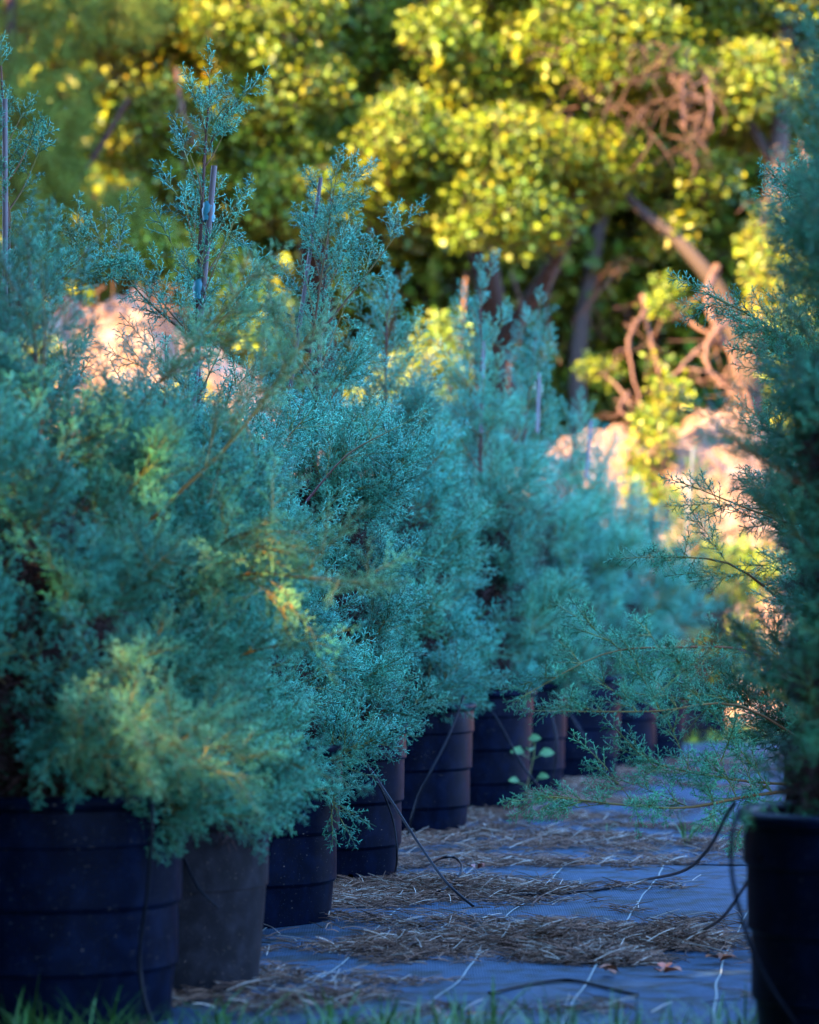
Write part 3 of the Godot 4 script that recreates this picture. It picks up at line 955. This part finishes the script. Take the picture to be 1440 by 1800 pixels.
	broad_tree("tall_tree", "tall tree out of view at the foot of the bank, shading the upper corner", Vector3(-5.6, 0.0, -22.0),
		[[Vector3(-5.3, 6.1, -22.2), Vector3(1.4, 1.1, 1.2)], [Vector3(-5.9, 5.0, -22.0), Vector3(1.2, 1.0, 1.1)]], 26.0, Color(1, 1, 1), [[[Vector3(-5.6, -0.2, -22.0), Vector3(-5.5, 4, -22.1), Vector3(-5.2, 8, -22.2)], 0.18, 0.05]], grey, dark_leaf, open_sky, "trees above the bank", 1.1)
	# the wood further back reads as one dark mass
	var wood := base("distant_woods", Vector3(0, 1.5, -35.0))
	tag(wood, "dense wood filling the view behind the bank", "wood", "", "stuff")
	var ww := [[], [], [], []]
	var wt := [[], [], [], []]
	for i in 9000:
		var v := i % 4
		ww[v].append(Transform3D(along((Vector3.UP + any_dir() * 0.7).normalized(), R(0, TAU), R(1.2, 2.0)), Vector3(R(-11, 11), R(-0.5, 11.5), R(-1.6, 1.2))))
		wt[v].append(Color(1, 1, 1) * R(0.75, 1.2))
	for v in 4:
		copies("foliage", dark_leaf[v], M.leaves, ww[v], PackedColorArray(wt[v]), wood)
	# shrubs on the bank
	var shrubs := [
		["yellow-green shrub on the bank behind the cypress with blunt top", Vector3(0.15, 1.1, -22.6), [L.call(735, 690, 22.4, 0.26, 0.26, 0.3), L.call(690, 740, 22.3, 0.3, 0.2, 0.3), L.call(780, 620, 22.7, 0.16, 0.22, 0.2)], Color(1.3, 1.25, 1.3)],
		["yellow creeper hanging beside the pale clay hollow", Vector3(1.7, 1.2, -23.4), [L.call(1150, 790, 23.0, 0.11, 0.26, 0.15), L.call(1175, 680, 23.2, 0.05, 0.2, 0.08), L.call(1140, 870, 22.8, 0.13, 0.14, 0.15)], Color(1.35, 1.25, 0.9)],
		["small bright vine tangle among the roots", Vector3(1.75, 2.9, -24.6), [L.call(1170, 510, 24.3, 0.07, 0.13, 0.1), L.call(1050, 650, 25.4, 0.16, 0.07, 0.1)], Color(1.15, 1.2, 0.9)],
		["yellow-green undergrowth at the bank behind the leader", Vector3(-1.4, 2.4, -24.0), [L.call(350, 470, 24.2, 0.3, 0.2, 0.3), L.call(240, 440, 24.2, 0.28, 0.14, 0.25), L.call(420, 560, 24.0, 0.3, 0.25, 0.3)], Color(1.3, 1.2, 0.8)],
		["yellow-green shrub low behind the bushy cypress", Vector3(-1.8, 1.2, -22.4), [L.call(210, 720, 22.2, 0.16, 0.14, 0.2), L.call(60, 650, 22.4, 0.15, 0.2, 0.2), L.call(330, 720, 22.3, 0.2, 0.14, 0.2)], Color(1.3, 1.25, 0.9)],
		["bright shrub at the foot of the bank behind the trailing cypress", Vector3(2.2, 0.4, -21.6), [L.call(1310, 1000, 21.5, 0.22, 0.2, 0.2), L.call(1270, 1130, 21.3, 0.3, 0.16, 0.2), L.call(1420, 640, 22.6, 0.2, 0.5, 0.3), L.call(1400, 480, 23.4, 0.25, 0.4, 0.3)], Color(1.3, 1.25, 0.8)],
	]
	for s in shrubs:
		var root := base("bank_shrub", s[1])
		tag(root, s[0], "shrub", "shrubs on the bank")
		var st := Soup.new()
		for lobe in s[2]:
			var q: Vector3 = (lobe[0] as Vector3) - root.position
			var foot := Vector3(q.x * 0.4, minf(-0.1, q.y - 0.3), -0.2)
			var mid := foot.lerp(q, 0.55) + Vector3(R(-0.05, 0.05), 0, 0.05)
			var pts := smooth_path([foot, mid, q], 4)
			st.tube(pts, taper(pts.size(), 0.014, 0.005), 5, Color(0.16, 0.09, 0.06), Color(0.16, 0.09, 0.06))
		put("stem", st.mesh(), M.bark, root)
		leafy_mass("foliage_mass", s[2], 60.0, s[3], vine_leaf, root, open_sky, M.leaves, 0.85)
	# roots that hang out of the washed-out bank
	var clay_root := Color(0.16, 0.08, 0.05)
	var roots := [
		[[at(1300, 640, 24.4), at(1250, 600, 24.0), at(1190, 655, 23.7), at(1180, 690, 23.6)], 0.028],
		[[at(1320, 560, 24.6), at(1270, 570, 24.0), at(1240, 630, 23.8), at(1290, 700, 23.6)], 0.045],
		[[at(1345, 580, 24.4), at(1300, 540, 24.0), at(1250, 510, 23.9), at(1180, 560, 23.9)], 0.02],
		[[at(1340, 560, 24.4), at(1335, 600, 23.9), at(1280, 660, 23.8), at(1190, 672, 23.8)], 0.022],
		[[at(1310, 700, 24.2), at(1250, 655, 23.7), at(1200, 650, 23.7), at(1175, 665, 23.7)], 0.018],
		[[at(1180, 540, 24.6), at(1240, 585, 24.1), at(1330, 620, 24.2)], 0.03],
		[[at(1260, 470, 25.0), at(1245, 530, 24.2), at(1290, 640, 23.9), at(1330, 740, 23.7)], 0.055],
		[[at(1140, 540, 25.0), at(1108, 590, 24.5), at(1110, 650, 24.3), at(1130, 720, 24.0)], 0.028],
		[[at(1105, 690, 24.6), at(1090, 720, 24.2), at(1118, 745, 24.1)], 0.022],
		[[at(1130, 520, 25.2), at(1150, 620, 24.6), at(1165, 690, 24.3)], 0.03],
		[[at(1090, 470, 26.2), at(1040, 530, 26.0), at(1030, 545, 26.0)], 0.018],
		[[at(1030, 540, 26.4), at(1080, 460, 26.2), at(1150, 465, 26.2)], 0.016],
		[[at(1080, 540, 26.6), at(1140, 530, 26.3)], 0.016],
		[[at(820, 480, 25.6), at(812, 580, 25.0), at(803, 680, 24.6)], 0.026],
		[[at(1385, 300, 24.8), at(1370, 420, 24.4), at(1378, 500, 24.2)], 0.045],
		[[at(1410, 250, 24.6), at(1425, 320, 24.3), at(1432, 400, 24.2)], 0.035],
		[[at(1345, 350, 24.8), at(1350, 460, 24.4), at(1380, 560, 24.1)], 0.02],
		[[at(1210, 80, 25.0), at(1200, 160, 24.7), at(1205, 225, 24.6)], 0.04],
		[[at(1240, 130, 24.9), at(1250, 200, 24.6), at(1230, 240, 24.6)], 0.022],
		[[at(1170, 110, 24.9), at(1190, 150, 24.6), at(1230, 170, 24.6)], 0.022],
		[[at(310, 120, 24.9), at(320, 190, 24.7), at(350, 260, 24.7)], 0.03],
		[[at(110, 520, 23.6), at(160, 560, 23.2), at(110, 640, 23.1)], 0.025],
		[[at(250, 520, 23.8), at(280, 540, 23.3), at(330, 545, 23.2)], 0.028],
		[[at(700, 480, 26.2), at(690, 560, 25.8), at(705, 640, 25.4)], 0.02],
		[[at(900, 480, 26.6), at(920, 560, 26.2), at(900, 640, 25.8)], 0.022],
		[[at(980, 470, 26.6), at(960, 540, 26.2), at(985, 640, 25.8)], 0.018],
	]
	var root_labels := [
		"looped root bending left under the big forked root of the bank",
		"thickest root arching down over the pale clay hollow",
		"thin root slanting from the leaning limb towards the hollow",
		"root crossing level behind the looped root",
		"short root just above the pale clay patch",
		"root running straight down to the edge of the trailing cypress",
		"broad upright root that forks over the clay bank",
		"vine stem dropping beside the dark hollow, bowed outwards",
		"small hooked root low beside the bowed vine stem",
		"upright vine stem between the bowed one and the roots",
		"short slanting twig inside the dark hollow",
		"thin twig rising and turning level inside the dark hollow",
		"level twig just below the turning one in the dark hollow",
		"pale straight stem rising behind the cypress with the pale cane",
		"pale stem hanging from the canopy corner above the trailing cypress",
		"stem at the picture edge beside the canopy corner",
		"thin vine hanging next to the pale canopy-corner stem",
		"thick dry vine hanging out of the upper canopy",
		"thin dry vine curving beside the thick hanging one",
		"short dry vine crossing above the thick hanging one",
		"rusty stem behind the tallest cypress leader",
		"root bending over the pink bank near the edge cane",
		"root lying level on the pink bank by the leader",
		"thin stem under the canopy behind the dark leaning cane",
		"wavy thin stem in the shade left of the hollow",
		"wavy thin stem in the middle of the shaded hollow",
	]
	for r in roots:
		var pts := smooth_path(r[0], 7)
		for i in range(1, pts.size() - 1):
			pts[i] += any_dir() * (0.005 + (r[1] as float) * 0.16)
		var s := Soup.new()
		# rootlets leave it at an angle
		for i in 5:
			var k := 1 + rng.randi() % (pts.size() - 2)
			var fork := smooth_path([pts[k], pts[k] + Vector3(R(-0.1, 0.1), R(-0.12, 0.06), R(0, 0.06)), pts[k] + Vector3(R(-0.25, 0.25), R(-0.3, 0.05), R(0, 0.08))], 4)
			s.tube(fork, taper(fork.size(), (r[1] as float) * 0.28, 0.002), 5, clay_root, clay_root)
		s.tube(pts, taper(pts.size(), (r[1] as float) * 0.68, (r[1] as float) * 0.16), 7, clay_root * R(0.8, 1.2), clay_root * R(0.8, 1.2))
		tag(put("bare_root", s.mesh(), M.bark), root_labels[roots.find(r)], "root", "bare roots on the bank")
	# dry vine tangles caught in the canopy
	for c in [[1090, 130, 24.6, 0.45, 0.28], [1190, 190, 24.6, 0.3, 0.35], [190, 560, 23.0, 0.45, 0.25]]:
		var s := Soup.new()
		for i in 42:
			var p := at(c[0], c[1], c[2]) + Vector3(R(-1, 1) * c[3], R(-1, 1) * c[4], R(-0.2, 0.2))
			var q := p + Vector3(R(-0.25, 0.25), R(-0.35, 0.1), R(-0.1, 0.1))
			var mid := p.lerp(q, 0.5) + any_dir() * 0.08
			var pts := smooth_path([p, mid, q], 4)
			s.tube(pts, taper(pts.size(), 0.007, 0.003), 4, Color(0.11, 0.055, 0.032), Color(0.08, 0.042, 0.026))
		tag(put("dry_vine_tangle", s.mesh(), M.bark), ["pale tangle of dry vines caught in the canopy", "dry vines hanging below the pale tangle above the roots", "dry twiggy brush on the pink bank behind the bushy cypress"][int(c[0]) % 3 if false else (0 if c[0] == 1090 else (1 if c[0] == 1190 else 2))], "vine", "dry vines", "stuff")

# trees beyond the picture edge, whose shade lies on the rows; sun comes through a few holes
func build_shade_trees() -> void:
	rng.seed = 700
	var flecks := [
		[at(450, 940, 7.75), 0.14], [at(600, 1010, 7.7), 0.06], [at(280, 1335, 7.05), 0.06], [at(345, 1560, 8.0), -0.04],
	]
	var holes := func(p: Vector3) -> bool:
		for f in flecks:
			var w: Vector3 = p - f[0]
			if (w - sun_to * w.dot(sun_to)).length() < f[1] + 0.36:
				return true
		return false
	var dark: Array = []
	for i in 4:
		dark.append(make_clump(34, 0.42, 0.17, [Color(0.05, 0.09, 0.02), Color(0.07, 0.11, 0.02)]))
	var labels := ["broad shade tree beside the start of the row", "broad shade tree beside the middle of the row", "broad shade tree beside the far part of the row", "broad shade tree behind the photographer"]
	var k := 0
	for z in [-9.2, -6.0, -2.8, 0.4]:
		var foot := Vector3(-8.2 + R(-0.4, 0.4), 0, z)
		var lobes := [[foot + Vector3(0, 6.6, 0), Vector3(2.2, 2.2, 2.0)], [foot + Vector3(0.4, 9.0, 0.2), Vector3(2.0, 2.2, 1.9)], [foot + Vector3(-0.2, 11.2, 0), Vector3(1.7, 1.6, 1.6)], [foot + Vector3(0.3, 4.8, 0.4), Vector3(1.8, 1.4, 1.8)]]
		broad_tree("shade_tree", labels[k], foot, lobes, 17.0, Color(1, 1, 1), [[[foot + Vector3(0, -0.1, 0), foot + Vector3(0.1, 4, 0), foot + Vector3(0, 10, 0)], 0.24, 0.06]], Color(0.10, 0.075, 0.06), dark, holes, "shade trees beside the yard")
		k += 1
	var spreading := ["unseen canopy tree added to cut the sky over the near pots", "unseen canopy tree added to cut the sky over the middle of the row", "unseen canopy tree added to cut the sky over the far pots"]
	for i in 3:  # unseen crowns added overhead to narrow the sky light on the rows
		var foot := Vector3(-4.6 + R(-0.2, 0.2), 0, 0.5 - 3.6 * i)
		var lobes := [[foot + Vector3(0, 1.6, 0), Vector3(1.5, 1.7, 2.1)], [foot + Vector3(0, 3.9, 0), Vector3(1.5, 1.7, 2.0)], [foot + Vector3(1.4, 6.6, 0), Vector3(2.4, 1.6, 2.2)], [foot + Vector3(4.2, 7.6, 0), Vector3(2.4, 1.2, 2.2)]]
		broad_tree("added_canopy_tree", spreading[i], foot, lobes, 13.0, Color(1, 1, 1), [[[foot + Vector3(0, -0.1, 0), foot + Vector3(0.1, 2, 0), foot + Vector3(0.6, 5.0, 0), foot + Vector3(3.6, 7.4, 0)], 0.16, 0.04]], Color(0.10, 0.075, 0.06), dark, holes, "shade trees beside the yard")
	var behind := ["shade tree behind the photographer on the side of the long row", "shade tree straight behind the photographer"]
	for i in 2:
		var foot := Vector3([-3.6, 0.6][i], 0, 6.5 + R(-0.5, 0.5))
		var lobes := [[foot + Vector3(0, 3.2, 0), Vector3(2.3, 2.2, 1.6)], [foot + Vector3(0.3, 6.0, 0.2), Vector3(2.3, 2.2, 1.8)], [foot + Vector3(-0.2, 8.6, 0), Vector3(1.9, 1.8, 1.6)]]
		broad_tree("shade_tree", behind[i], foot, lobes, 13.0, Color(1, 1, 1), [[[foot + Vector3(0, -0.1, 0), foot + Vector3(0.1, 4, 0), foot + Vector3(0, 9, 0)], 0.24, 0.06]], Color(0.10, 0.075, 0.06), dark, holes, "shade trees beside the yard")

# ---------------------------------------------------------------- small things on the ground
func make_straw(n: int, spread: float, long: float, lift: float) -> ArrayMesh:
	var s := Soup.new()
	for i in n:
		var p := Vector3(R(-spread, spread), R(0, lift), R(-spread, spread))
		var a := R(0, TAU)
		var d := Vector3(cos(a), R(-0.1, 0.25), sin(a))
		var l := long * R(0.5, 1.3)
		var bend := Vector3(R(-0.14, 0.14), R(0.0, 0.16), R(-0.14, 0.14)) * l
		var pts := smooth_path([p, p + d * l * 0.5 + bend * 0.5, p + d * l - Vector3.UP * lift * 0.3 + bend * 0.2], 2)
		var g := R(0.25, 1.5)
		var c := Color(0.21, 0.11, 0.068) * g
		if R(0, 1) < 0.07:
			c = Color(0.36, 0.29, 0.22) * g
		s.tube(pts, taper(pts.size(), 0.0014, 0.0009), 3, c, c)
	return s.mesh()

func build_litter() -> void:
	rng.seed = 900
	var straw: Array = []
	for i in 4:
		straw.append(make_straw(9, 0.045, 0.075, 0.006))
	# drifts follow a noise field; heaps [x, d, half width, half depth, height] add to it
	var near_pot := on_ground(700, 1575)
	var middle := on_ground(1000, 1672)
	var heaps := [
		["heap of dry straw at the foot of the pot with the drain hole", [[near_pot.x, -near_pot.z, 0.17, 0.13, 0.045], [near_pot.x + 0.17, -near_pot.z - 0.04, 0.09, 0.08, 0.05], [near_pot.x - 0.13, -near_pot.z - 0.25, 0.08, 0.12, 0.015], [near_pot.x + 0.36, -near_pot.z - 0.06, 0.07, 0.02, 0.015]], 900],
		["thick mound of dry straw in the middle of the weed mat", [[middle.x - 0.05, -middle.z, 0.10, 0.08, 0.07], [middle.x + 0.10, -middle.z + 0.02, 0.13, 0.07, 0.04], [middle.x + 0.28, -middle.z + 0.04, 0.06, 0.04, 0.04], [middle.x - 0.2, -middle.z + 0.1, 0.12, 0.10, 0.01], [middle.x - 0.02, -middle.z - 0.16, 0.05, 0.10, 0.02], [middle.x + 0.05, -middle.z - 0.32, 0.07, 0.05, 0.006], [middle.x - 0.42, -middle.z - 0.1, 0.12, 0.14, 0.012], [middle.x + 0.22, -middle.z + 0.22, 0.09, 0.05, 0.006]], 1300],
		["straw drifting unevenly over the weed mat between the rows", [], 9000],
	]
	for h in heaps:
		var where := [[], [], [], []]
		var tints := [[], [], [], []]
		for i in int(h[2]):
			var x := 0.0
			var d := 0.0
			var y := 0.0
			if h[1].size():
				var p: Array = h[1][rng.randi() % h[1].size()]
				var u := rng.randfn()
				var w := rng.randfn()
				x = p[0] + u * (p[2] as float)
				d = p[1] + w * (p[3] as float)
				y = (p[4] as float) * exp(-0.5 * (u * u + w * w)) * R(0.05, 1.0)
			else:
				d = R(7.45, 18.5)
				x = (d - 7.5) * 0.14 + R(-0.85, 1.05)
				var many := lump.get_noise_2d(x * 75.0, d * 165.0) + 0.45 * lump.get_noise_2d(x * 300.0, d * 420.0)
				# the open cloth on the right stays nearly bare, the ground by the pots does not
				many += lerpf(0.22, -0.24, smoothstep(-0.35, 0.45, x - (d - 7.5) * 0.14)) + (0.30 if d > 11.4 and d < 13.4 else (0.12 if d >= 13.4 else -0.02))
				if many < R(0.16, 0.44):
					continue
				y = 0.018 * R(0, 1) * maxf(0.0, many)
			y += mat_height(x, -d) + 0.002 + (0.012 if d > 12.0 else 0.0)
			var v := rng.randi() % 4
			var tilt := Basis(Vector3.UP, R(0, TAU)) * Basis(Vector3.RIGHT, R(-0.25, 0.25) if h[1].size() else R(-0.06, 0.06))
			where[v].append(Transform3D(tilt.scaled(Vector3.ONE * R(0.7, 1.2)), Vector3(x, y, -d)))
			var g := R(0.6, 1.2)
			tints[v].append(Color(g, g, g))
		var root := base("straw_litter", Vector3.ZERO)
		tag(root, h[0], "straw", "straw on the weed mat", "stuff")
		for v in 4:
			copies("straws", straw[v], M.straw, where[v], PackedColorArray(tints[v]), root)
	# dry brown leaves and bark chips
	var chips := [
		["curled orange leaf on the mat beyond the mound", on_ground(1268, 1698, 0.006), 0.05, Color(0.22, 0.055, 0.014)],
		["rust-coloured leaf near the mat edge", on_ground(1085, 1727, 0.006), 0.055, Color(0.24, 0.065, 0.018)],
		["rust-coloured leaf lying flat beside the other near the mat edge", on_ground(1160, 1722, 0.006), 0.06, Color(0.20, 0.06, 0.018)],
		["dark curled leaf on the straw before the dusty pot", on_ground(715, 1685, 0.008), 0.05, Color(0.04, 0.025, 0.02)],
		["red-brown leaf on the straw heap by the looped tube", on_ground(835, 1560, 0.05), 0.035, Color(0.22, 0.05, 0.03)],
		["small brown leaf on the bare mat", on_ground(893, 1558, 0.006), 0.03, Color(0.12, 0.07, 0.05)],
	]
	for c in chips:
		var s := Soup.new()
		for k in 3:
			var a := R(0, TAU)
			s.leaf(Vector3(R(-0.01, 0.01), 0.004 * k, R(-0.01, 0.01)), Vector3(cos(a), R(0.1, 0.45), sin(a)).normalized(), Vector3.UP, c[2], (c[2] as float) * 0.6, R(0.3, 0.8), c[3], (c[3] as Color) * 1.3)
		var o := put("dry_leaf", s.mesh(), M.leaves)
		o.position = c[1]
		tag(o, c[0], "leaf", "dry leaves on the mat")
	# a round-leaved weed before the far pots
	var w := base("round_leaved_weed", on_ground(918, 1432))
	tag(w, "small weed with pale round leaves growing before a black pot", "weed")
	var st := Soup.new()
	var px := 14.2 / FOCAL
	var stalk := smooth_path([Vector3(0, 0, 0), Vector3(0.02, 0.12, 0.02), Vector3(0.045, 0.24, 0.03), Vector3(0.05, 0.30, 0.03)], 4)
	st.tube(stalk, taper(stalk.size(), 0.004, 0.002), 5, Color(0.16, 0.09, 0.06), Color(0.14, 0.2, 0.05))
	put("stem", st.mesh(), M.bark, w)
	for q in [[0.05, 0.315, 0.02, 0.055, 0.3], [0.10, 0.255, 0.03, 0.065, 0.1], [-0.02, 0.26, 0.04, 0.06, 3.0], [0.03, 0.27, 0.05, 0.05, 4.7], [0.085, 0.155, 0.03, 0.05, 0.2], [-0.035, 0.14, 0.03, 0.045, 2.8], [0.07, 0.06, 0.05, 0.05, 0.5], [-0.03, 0.05, 0.04, 0.04, 3.3]]:
		var s := Soup.new()
		var c := Vector3(q[0], q[1], q[2])
		var d := Vector3(cos(q[4]), 0.15, sin(q[4]) * 0.5).normalized()
		var up := Vector3(0, 0.75, 0.65)
		s.leaf(c - d * (q[3] as float) * 0.5, d, up.normalized(), q[3], (q[3] as float) * 0.85, R(0.15, 0.45), Color(0.09, 0.19, 0.06), Color(0.12, 0.24, 0.075))
		var sp := smooth_path([Vector3(0.03, q[1] - 0.03, 0.03), c], 2)
		s.tube(sp, even(sp.size(), 0.0014), 4, Color(0.15, 0.25, 0.07), Color(0.15, 0.25, 0.07))
		put("leaf", s.mesh(), M.leaves, w)
	# tufts of grass that come through the mat
	for g in [["spreading grass tuft on the mat before the trailing cypress", 1205, 1497, 15, 0.14], ["thin grass tuft beside the straw drift", 1065, 1482, 6, 0.09], ["small grass tuft at the foot of the near black pot across the path", 1385, 1640, 5, 0.2]]:
		var root := put("grass_tuft", make_tuft(g[3], g[4]), M.grass_blades)
		root.position = on_ground(g[1], g[2])
		tag(root, g[0], "grass", "grass tufts in the mat")
	# mown grass at the camera's edge of the mat
	var blades: Array = [[], [], [], []]
	var btint: Array = [[], [], [], []]
	for i in 850:
		var x := R(-1.3, 1.4)
		var d := R(6.6, 7.38)
		if lump.get_noise_2d(x * 120.0, d * 60.0) < -0.12 and d > 7.0:
			continue
		var v := rng.randi() % 4
		where_add(blades, btint, v, Transform3D(Basis(Vector3.UP, R(0, TAU)).scaled(Vector3.ONE * R(0.55, 1.25)), Vector3(x, -0.02, -d)))
	var root2 := base("grass", Vector3.ZERO)
	tag(root2, "short green grass along the near edge of the weed mat", "grass", "", "stuff")
	for v in 4:
		copies("blades", make_tuft(4, 0.125), M.grass_blades, blades[v], PackedColorArray(btint[v]), root2)
	# sunlit grass beyond the rows
	blades = [[], [], [], []]
	btint = [[], [], [], []]
	for i in 1600:
		where_add(blades, btint, rng.randi() % 4, Transform3D(Basis(Vector3.UP, R(0, TAU)).scaled(Vector3.ONE * R(0.8, 1.6)), Vector3(R(-3.5, 4.0), -0.03, -R(18.9, 21.9))))
	var root3 := base("grass", Vector3.ZERO)
	tag(root3, "sunlit green grass at the foot of the bank beyond the rows", "grass", "", "stuff")
	for v in 4:
		copies("blades", make_tuft(9, 0.10), M.grass_blades, blades[v], PackedColorArray(btint[v]), root3)

func where_add(where: Array, tints: Array, v: int, t: Transform3D) -> void:
	where[v].append(t)
	var g := R(0.7, 1.3)
	tints[v].append(Color(g * R(0.8, 1.2), g, g))

func make_tuft(n: int, tall: float) -> ArrayMesh:
	var s := Soup.new()
	for i in n:
		var a := R(0, TAU)
		var out := Vector3(cos(a), 0, sin(a))
		var h := tall * R(0.6, 1.2)
		var lean := R(0.15, 0.9)
		var w := R(0.0022, 0.004)
		var side := out.cross(Vector3.UP).rotated(Vector3.UP, R(-0.6, 0.6))
		var nrm := (out * 0.5 + Vector3.UP).normalized()
		var c := Color(0.06, 0.15, 0.022) * R(0.8, 1.3)
		var prev := -1
		for k in 5:
			var t := k / 4.0
			var p := out * (lean * h * t * t + 0.008) + Vector3.UP * h * (t - 0.25 * lean * t * t)
			var ww := w * (1.0 - t * t) + 0.0003
			var q := s.vert(p - side * ww, nrm, c)
			s.vert(p + side * ww, nrm, c)
			if prev >= 0:
				s.quad(prev, prev + 1, q + 1, q)
			prev = q
	return s.mesh()

func build_tubes() -> void:
	rng.seed = 1200
	var g := func(px: float, py: float) -> Vector3: return on_ground(px, py, 0.006)
	var tubes := [
		["black drip tube slanting down from the pot with the drain hole", 0.0043, [at(560, 1262, 10.95), at(625, 1318, 10.62), at(680, 1395, 10.45), at(735, 1480, 10.3), at(785, 1550, 10.15), g.call(832, 1606)]],
		["thin drip tube curving down the wall of the pot with the drain hole", 0.003, [at(635, 1330, 10.66), at(672, 1390, 10.68), at(693, 1450, 10.7), at(698, 1510, 10.7), g.call(692, 1550)]],
		["drip tube coiled into a loop on the straw heap", 0.0038, [g.call(745, 1572), at(770, 1566, 10.4), at(797, 1550, 10.5), at(812, 1525, 10.6), at(800, 1507, 10.8), at(775, 1508, 10.85), g.call(745, 1530), g.call(690, 1538)]],
		["drip tube slanting down the pot behind the drain-hole pot", 0.0042, [at(815, 1222, 12.62), at(790, 1290, 12.5), at(755, 1360, 12.4), at(735, 1400, 12.4), at(722, 1445, 12.4), g.call(716, 1490)]],
		["drip tube hanging before the pot with the round-leaved weed", 0.0042, [at(850, 1228, 14.05), at(880, 1275, 13.95), at(915, 1340, 13.9), at(950, 1385, 13.85), g.call(990, 1425)]],
		["drip tube slanting before the far pots", 0.0055, [at(1000, 1250, 15.85), at(1030, 1300, 15.7), at(1060, 1350, 15.6), at(1090, 1380, 15.5), g.call(1120, 1400)]],
		["second drip tube before the far pots, curving more", 0.005, [at(965, 1240, 14.9), at(978, 1300, 14.8), at(975, 1350, 14.8), g.call(965, 1415)]],
		["black drip tube lying across the weed mat to the pot across the path", 0.0045, [at(1290, 1412, 7.6), at(1275, 1435, 7.75), at(1245, 1490, 8.3), at(1200, 1530, 9.2), g.call(1130, 1562), g.call(1060, 1574), g.call(990, 1580), g.call(900, 1584)]],
		["drip tube from the pot across the path into the straw mound", 0.004, [at(1335, 1505, 6.9), at(1315, 1545, 7.6), at(1270, 1610, 8.4), g.call(1222, 1652), g.call(1180, 1668)]],
		["drip tube hanging down in front of the pot across the path", 0.0048, [at(1300, 1420, 6.75), at(1286, 1470, 6.72), at(1288, 1550, 6.72), at(1318, 1660, 6.75), at(1355, 1735, 6.8), at(1400, 1800, 6.85)]],
		["short end of drip tube arched above the straw mound", 0.004, [g.call(905, 1636), g.call(940, 1630), at(970, 1622, 9.75), at(990, 1618, 9.7), at(1003, 1626, 9.65), at(1008, 1640, 9.5)]],
		["thin drip tube down the side of the nearest black pot", 0.0042, [at(262, 1398, 7.4), at(268, 1430, 7.33), at(262, 1550, 7.34), at(247, 1670, 7.36), at(252, 1740, 7.36), at(270, 1800, 7.36)]],
		["drip tube along the near edge of the mat", 0.0045, [g.call(860, 1762), g.call(940, 1745), g.call(1000, 1738), g.call(1060, 1752), g.call(1120, 1768)]],
		["drip tube drooping across the dusty pot wall", 0.003, [at(325, 1510, 7.98), at(350, 1560, 7.95), at(385, 1595, 7.95)]],
	]
	for t in tubes:
		var pts := smooth_path(t[2], 8)
		var s := Soup.new()
		s.tube(pts, even(pts.size(), t[1]), 7, Color.WHITE, Color.WHITE)
		tag(put("drip_tube", s.mesh(), M.tubing), t[0], "drip tube", "drip tubes")

# ---------------------------------------------------------------- scene
func _ready() -> void:
	var cam := Camera3D.new()
	cam.name = "camera"
	var at_lens := CameraAttributesPhysical.new()
	at_lens.frustum_focal_length = 80.0
	at_lens.exposure_aperture = 2.05
	at_lens.frustum_focus_distance = 10.1
	at_lens.frustum_near = 0.1
	at_lens.frustum_far = 600.0
	cam.attributes = at_lens
	cam.fov = rad_to_deg(2.0 * atan(900.0 / FOCAL))
	cam.far = 600.0
	cam.position = Vector3(0, EYE, 0)
	cam.rotation.x = atan((HORIZON - 900.0) / FOCAL)
	add_child(cam)
	cam.current = true

	var env := Environment.new()
	env.background_mode = Environment.BG_SKY
	var sky := ProceduralSkyMaterial.new()
	sky.sky_top_color = Color(0.38, 0.58, 0.88)
	sky.sky_horizon_color = Color(0.62, 0.76, 0.91)
	sky.sky_curve = 0.14
	sky.ground_bottom_color = Color(0.12, 0.10, 0.08)
	sky.ground_horizon_color = Color(0.3, 0.27, 0.22)
	sky.sky_energy_multiplier = 1.1
	sky.sun_angle_max = 12.0
	sky.sun_curve = 0.1
	env.sky = Sky.new()
	env.sky.sky_material = sky
	env.background_energy_multiplier = 1.0
	env.tonemap_mode = Environment.TONE_MAPPER_LINEAR
	env.tonemap_exposure = 10.8
	env.sdfgi_enabled = true
	env.ssao_enabled = true
	env.ssil_enabled = true
	var we := WorldEnvironment.new()
	we.name = "world_environment"
	we.environment = env
	add_child(we)

	var sun := DirectionalLight3D.new()
	sun.name = "sun"
	sun.light_color = Color(1.0, 0.86, 0.62)
	sun.light_energy = 1.3
	sun.light_angular_distance = 0.5
	sun.shadow_enabled = true
	add_child(sun)
	sun.look_at_from_position(sun_to * 50.0, Vector3.ZERO)

	rng.seed = 1
	lump.seed = 3
	lump.frequency = 0.01
	lump.fractal_octaves = 3
	bump.seed = 8
	bump.frequency = 0.01
	bump.fractal_octaves = 3
	make_materials()
	build_ground()
	build_rows()
	build_background()
	build_shade_trees()
	build_litter()
	build_tubes()
